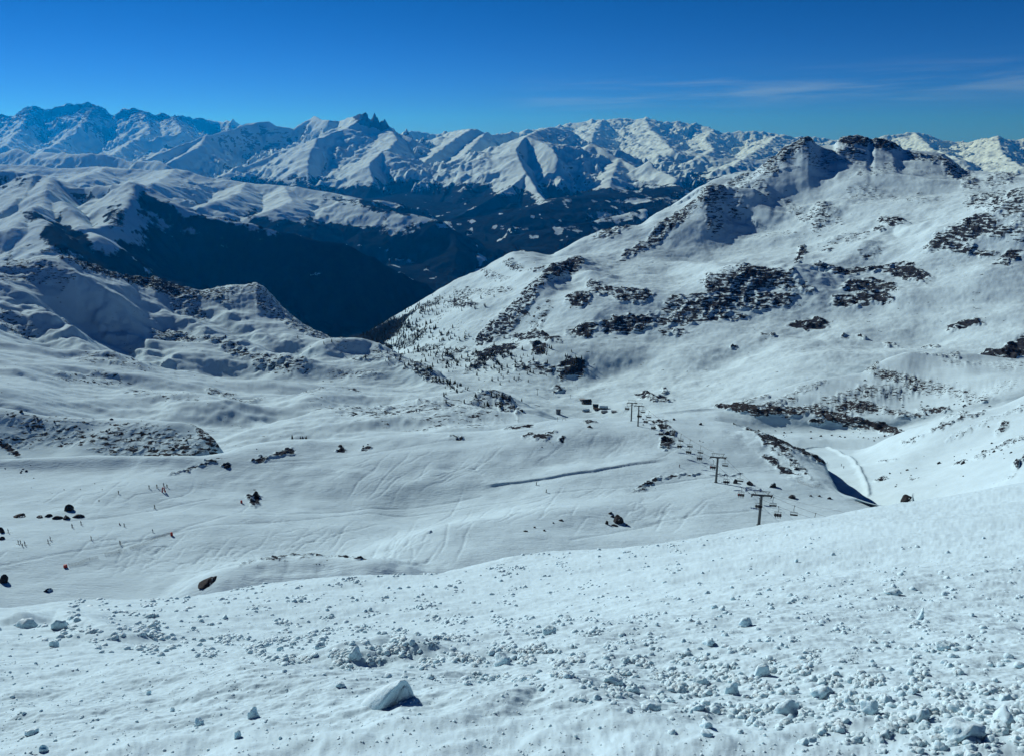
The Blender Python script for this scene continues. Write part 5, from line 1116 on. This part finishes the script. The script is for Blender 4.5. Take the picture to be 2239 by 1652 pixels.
def make_chair():
    root = empty('lift_chair', (0, 0, 0))
    mb = MB(); mb.path([(0, 0, 0), (.05, 0, -.5), (.16, 0, -1.0), (.18, .25, -1.7), (.10, .45, -2.1), (0, .45, -2.25)], .08, 6); mb.build('hanger', M_dark, root)
    mb = MB(); mb.box(0, 0, 0, .25, .5, .22); mb.build('grip', M_dark, root)
    mb = MB(); W_ = 1.25
    mb.path([(-W_, .45, -2.30), (W_, .45, -2.30)], .09, 6)
    for s in (-1, 1): mb.path([(s * W_, .45, -2.30), (s * W_ * 1.04, .42, -3.0), (s * W_ * 1.04, .36, -3.62), (s * W_ * 1.02, -.25, -3.68)], .035, 5)
    mb.build('chair_frame', M_steel, root)
    mb = MB(); mb.box(0, .02, -3.66, W_ * 2.0, .55, .22); mb.build('seat', M_black, root)
    mb = MB(); mb.box(0, .40, -3.30, W_ * 2.0, .07, .48, Matrix.Rotation(R(-8), 3, 'X')); mb.build('backrest', M_black, root)
    mb = MB(); mb.path([(-W_, .3, -3.0), (-W_, -.45, -3.1), (W_, -.45, -3.1), (W_, .3, -3.0)], .03, 5); mb.build('safety_bar', M_steel, root)
    return root
proto = make_chair(); used_ = False
place_l = {1371: 'the chair beyond the far twin pylons', 1398: 'the chair right of the far twin pylons', 1412: 'the second chair after the far twin pylons', 1429: 'the third chair after the far twin pylons', 1446: 'the chair beside the dark rock stack', 1464: 'the chair just below the dark rock stack', 1486: 'the chair halfway between the far and second pylons', 1506: 'the third chair before the second nearest pylon', 1530: 'the chair just above the second nearest pylon', 1559: 'the chair passing the second nearest pylon', 1589: 'the first chair below the second nearest pylon', 1621: 'the chair just above the nearest pylon', 1660: 'the chair in front of the nearest pylon mast', 1702: 'the chair right of the nearest pylon'}
place_r = {1406: 'behind the far twin pylons', 1419: 'second after the far twin pylons', 1449: 'above the dark rock stack', 1471: 'right of the dark rock stack', 1489: 'halfway between the far and second pylons', 1509: 'second before the second nearest pylon', 1532: 'just before the second nearest pylon', 1586: 'just right of the second nearest pylon', 1619: 'between the two nearest pylons', 1691: 'first right of the nearest pylon', 1737: 'second right of the nearest pylon', 1783: 'last before the cables sink behind the snow rim'}
def on_cable(s, u):
    best = None
    for a, b in zip(CABLE[s][:-1], CABLE[s][1:]):
        ua = float(proj(a.x, a.y, a.z)[0]); ub = float(proj(b.x, b.y, b.z)[0])
        if (ua - u) * (ub - u) <= 0 and ua != ub: return a.lerp(b, (u - ua) / (ub - ua))
    return None
GP = 'passengers riding the chairlift'
ci = 0
for s, pl in ((-1, place_l), (1, place_r)):
    for u_, where in pl.items():
        q = on_cable(s, u_)
        if q is None: print('no cable', u_); continue
        c = proto if not used_ else copy_tree(proto); used_ = True
        k = np.interp(q.y, [300, 520, 700], [1.0, 1.0, 1.15])
        c.location = q; c.rotation_euler = (0, 0, -0.25 + rng.uniform(-.06, .06) + (0 if s < 0 else math.pi)); c.scale = (k * 1.12,) * 3
        if s < 0: tag(c, 'occupied, ' + where, 'lift chair', 'chairs of the chairlift')
        else: tag(c, 'empty chair on the right cable, ' + where, 'lift chair', 'chairs of the chairlift')
        if s < 0:
            n = 3 if ci % 4 != 2 else 2
            for j in range(n):
                x = (-.78, 0.0, .78)[j] if n == 3 else (-.45, .5)[j]
                col = ['black', 'black', 'navy', 'black', 'red' if u_ in (1559, 1621) else 'black', 'black', 'purple'][(ci * 3 + j) % 7]
                if u_ in (1621, 1559) and j == 0: col = 'red'
                m = Matrix.Translation(c.location) @ Matrix.Rotation(c.rotation_euler.z, 4, 'Z') @ Matrix.Scale(c.scale.x, 4)
                wp = m @ Vector((x, .12, -3.58))
                seat = (['left', 'middle', 'right'] if n == 3 else ['left', 'right'])[j]
                person(wp, 'sit', col, c.rotation_euler.z, '%s passenger in %s on %s' % (seat, {'black': 'black', 'navy': 'navy blue', 'red': 'red', 'purple': 'plum'}[col], where), GP, c.scale.x * 1.05, True)
        ci += 1
# lone hanger seen rising above the snow rim
print('lift', round(time.time() - T0, 1))

# ---------------------------------------------------------------- small distant pylons
for (sh, u, v, vt, lab) in [('snowy_mountain', 1174.5, 863, 848.5, 'tallest thin pylon of the distant lift, left in its row'), ('snowy_mountain', 1210.5, 863, 854.5, 'thin distant pylon second in its row'), ('snowy_mountain', 1246, 871, 863, 'thin distant pylon nearest the black building'),
                            ('snowy_mountain', 1154, 895, 884, 'thin pylon low in the valley by the red track line'), ('snowy_mountain', 1261, 852, 846, 'small pylon on the slope above the black building'), ('snowy_mountain', 1250, 840, 834, 'smallest pylon highest on the slope above the buildings'),
                            ('piste', 1219, 920, 911, 'thin post rising behind the crest left of the domed boulder')]:
    p, i = ground(sh, u, v); h = (v - vt) * p.length / F; root = empty('small_pylon', p)
    mb = MB(); mb.tube((0, 0, -1), (0, 0, h), h * .035, h * .028, 8); mb.build('mast', M_dark, root)
    mb = MB(); mb.box(0, 0, h, h * .32, .3, h * .05); mb.box(-h * .14, 0, h - h * .05, h * .05, h * .3, h * .05); mb.box(h * .14, 0, h - h * .05, h * .05, h * .3, h * .05); mb.build('crossarm', M_dark, root)
    tag(root, lab, 'small pylon', 'small pylons in the valley')
# small frame on the crest
p, i = ground('piste', 1234, 919); root = empty('trestle', p)
mb = MB()
for x in (-1.0, 1.0):
    for y in (-.4, .4): mb.tube((x * 1.2, y, -.3), (x, 0, 1.3), .06, .06, 5)
mb.build('leg_frame', M_dark, root); mb = MB(); mb.box(0, 0, 1.35, 2.4, .2, .16); mb.build('beam', M_dark, root)
tag(root, 'small dark trestle on the crest left of the domed boulder', 'trestle')

# ---------------------------------------------------------------- valley buildings
def building(u, v, w, h, dep, lab, wallm, roofm, rz=0.0, roof='gable', name='lift_building', over=.6, nwin=3):
    p, i = ground('snowy_mountain', u, v); k = p.length / F; W_, H_ = w * k, h * k; D_ = dep * k
    root = empty(name, p - Vector((0, 0, .6)), rz)
    eave = H_ * (.62 if roof == 'gable' else .85)
    mb = MB(); mb.box(0, D_ / 2, eave / 2, W_, D_, eave)
    if roof == 'gable':
        for x in (-W_ / 2, W_ / 2): mb.add([(x, 0, eave), (x, D_, eave), (x, D_ / 2, H_ * .97)], [(0, 1, 2)])
    mb.build('wall', wallm, root)
    mb = MB()
    if roof == 'gable':
        th = .35; pr = [(-over, eave - .25), (D_ / 2, H_), (D_ + over, eave - .25), (D_ + over, eave + th - .25), (D_ / 2, H_ + th), (-over, eave + th - .25)]
        vs = [(x, y, z) for x in (-W_ / 2 - over, W_ / 2 + over) for (y, z) in pr]
        mb.add(vs, [(0, 1, 7, 6), (1, 2, 8, 7), (2, 3, 9, 8), (3, 4, 10, 9), (4, 5, 11, 10), (5, 0, 6, 11), (0, 5, 4, 1), (1, 4, 3, 2), (6, 7, 10, 11), (7, 8, 9, 10)])
    else: mb.box(0, D_ / 2, eave + .25, W_ + 2 * over, D_ + 2 * over, .5, Matrix.Rotation(R(4), 3, 'Y'))
    mb.build('roof', roofm, root)
    for j in range(nwin):
        x = -W_ / 2 + W_ * (j + .5) / nwin; ws = min(W_ / nwin * .45, 1.8)
        mb = MB(); mb.box(x, -.04, eave * .5, ws * 1.25, .08, eave * .36); fr = mb.build('window', M_pale, root)
        mb = MB(); mb.box(x, -.10, eave * .5, ws, .06, eave * .28); mb.build('pane', M_glass, fr)
    mb = MB(); mb.box(W_ * .08, -.05, eave * .28, 1.1, .12, eave * .56); mb.build('door', M_wood, root)
    tag(root, lab, 'building', 'buildings at the valley lift station'); return root
building(1284, 884, 19, 11, 12, 'big black hangar like building, highest of the valley station', M_dark, M_wood, .25, nwin=2)
building(1273, 876, 12, 4, 6, 'slim building under a pale flat roof beside the black hangar', M_pale, M_pale, .25, 'flat', nwin=2)
building(1301, 893, 11, 10, 7, 'tall dark lift house in the middle of the valley station', M_wood, M_dark, -.1)
building(1319, 894, 17, 7, 7, 'long low brown building right of the tall lift house', M_wood, M_roofsnow, -.15, nwin=5)
building(1306, 897, 13, 4, 6, 'low dark shed in front of the tall lift house', M_dark, M_wood, .1, 'flat', nwin=2)
building(1281, 900, 14, 6, 7, 'dark chalet below the black hangar', M_wood, M_roofsnow, .3)
building(1322, 902, 12, 5, 7, 'hut with a pale sloping roof below the long brown building', M_wood, M_pale, .2, nwin=2)
building(1342, 902, 10, 5, 6, 'small hut at the right end of the valley station', M_dark, M_pale, -.2, nwin=2)
building(1220, 906, 9, 12, 6, 'narrow blue grey lift building left of the valley station', simple_mat('bluish_cladding', (0.07, 0.09, 0.13), .6), M_dark, .1, 'flat', nwin=2)

# ---------------------------------------------------------------- nets, pads, marker frame
def net(name, sheet, pts, h, lab, step=3.0, dense=True):
    P = []
    for (u, v) in pts: P.append(ground(sheet, u, v)[0])
    fine = []
    for a, b in zip(P[:-1], P[1:]):
        n = max(1, int((b - a).length / step))
        for j in range(n): fine.append(a.lerp(b, j / n))
    fine.append(P[-1])
    root = empty(name, fine[0]); o0 = fine[0]
    mb = MB()
    for a, b in zip(fine[:-1], fine[1:]):
        a = a - o0; b = b - o0
        for t in np.linspace(0, 1, 5): mb.tube(a + Vector((0, 0, h * t)), b + Vector((0, 0, h * t)), .03, .03, 4)
        n = int(max(2, (b - a).length / .9))
        for j in range(n): q = a.lerp(b, j / n); mb.tube(q, q + Vector((0, 0, h)), .015, .015, 4)
    mb.build('netting', M_net, root)
    for a in fine[::2]:
        mb = MB(); a = a - o0; mb.tube(a - Vector((0, 0, .4)), a + Vector((0, 0, h + .2)), .04, .04, 6); mb.build('post', M_dark, root)
    tag(root, lab, 'safety net', 'safety nets')
net('safety_net', 'piste', [(150, 1237), (172, 1232), (195, 1224), (216, 1219)], 1.1, 'lower stretch of the net, starting at the red pad on the left')
net('safety_net', 'piste', [(229, 1214), (243, 1210), (262, 1206), (277, 1206)], 1.1, 'short middle stretch of the net on the left piste')
net('safety_net', 'piste', [(285, 1201), (302, 1194), (325, 1185), (350, 1175), (370, 1169)], 1.2, 'upper stretch of the net, ending at the second red pad')
net('safety_net', 'piste', [(1744, 1053), (1768, 1062), (1783, 1064), (1792, 1062)], 1.3, 'low net along the foot of the rocky hillside')
net('safety_net', 'snow_gully', [(1793, 1064), (1794, 1048), (1797, 1034), (1804, 1020), (1809, 1012)], 1.8, 'dark net climbing the left side of the gully')
def pad(u, v, w, h, lab):
    p, i = ground('piste', u, v); k = p.length / F
    root = empty('crash_pad', p); mb = MB(); mb.tube((0, 0, -.1), (0, 0, h * k), w * k / 2, w * k / 2 * .92, 12); mb.tube((0, 0, h * k), (0, 0, h * k + .1), w * k / 2 * .92, w * k * .3, 12); mb.build('cushion', M_red, root)
    mb = MB(); mb.tube((0, 0, h * k), (0, 0, h * k + .35), .04, .04, 6); mb.build('post', M_dark, root)
    tag(root, lab, 'crash pad', 'red crash pads')
pad(144, 1240, 7, 5.5, 'red crash pad at the lower left end of the net'); pad(375, 1170, 5, 7, 'red crash pad at the upper right end of the net'); pad(529, 1099, 4.5, 6, 'red crash pad left of the cairn-like outcrop')
p, i = ground('piste', 357.7, 1075); k = p.length / F
root = empty('marker_frame', p, 0.15); hh_ = 11 * k; ww_ = 4.6 * k
for s in (-1, 1):
    mb = MB(); mb.add([(s * ww_ * .35, -.08, 0), (s * ww_, -.08, 0), (s * ww_ * .42, -.08, hh_), (s * .02, -.08, hh_ * .98), (s * ww_ * .35, .08, 0), (s * ww_, .08, 0), (s * ww_ * .42, .08, hh_), (s * .02, .08, hh_ * .98)],
        [(0, 1, 2, 3), (7, 6, 5, 4), (0, 4, 5, 1), (1, 5, 6, 2), (2, 6, 7, 3), (3, 7, 4, 0)]); mb.build('side_panel', M_red, root)
mb = MB(); mb.box(0, -.12, hh_ * .42, ww_ * .75, .06, hh_ * .16); mb.build('crossbar', M_white, root)
tag(root, 'red A shaped marker frame standing on the piste between skiers', 'marker frame')
# small post above the cairn
p, i = ground('piste', 557, 1076); root = empty('sign_post', p)
mb = MB(); mb.tube((0, 0, -.2), (0, 0, 1.6), .05, .05, 6); mb.build('post', M_dark, root); mb = MB(); mb.box(0, -.05, 1.6, 1.5, .05, .35); mb.build('board', M_dark, root)
tag(root, 'small dark sign board above the cairn-like outcrop', 'sign')
print('objects', round(time.time() - T0, 1))
# ---------------------------------------------------------------- haze
def make_haze():
    me = bpy.data.meshes.new('haze'); bm = bmesh.new(); bmesh.ops.create_cube(bm, size=1.0)
    zb, zt = -1750.0, 1250.0
    for vtx in bm.verts:
        vtx.co = Vector((vtx.co.x * 100000, vtx.co.y * 58000 + 27000, (zb + zt) / 2 + vtx.co.z * (zt - zb)))
    bm.to_mesh(me); bm.free()
    o = bpy.data.objects.new('haze', me); COL.objects.link(o)
    m = bpy.data.materials.new('haze_air'); m.use_nodes = True; nt = m.node_tree
    for n in list(nt.nodes): nt.nodes.remove(n)
    out = nt.nodes.new('ShaderNodeOutputMaterial'); pv = nt.nodes.new('ShaderNodeVolumePrincipled')
    pv.inputs['Color'].default_value = (0.0, 0.30, 1.0, 1); pv.inputs['Density'].default_value = 1.6e-5; pv.inputs['Absorption Color'].default_value = (1, 1, 1, 1)
    pv.inputs['Anisotropy'].default_value = 0.4
    nt.links.new(pv.outputs[0], out.inputs['Volume'])
    me.materials.append(m); tag(o, kind='stuff')
    return o
make_haze()
print('done', round(time.time() - T0, 1))
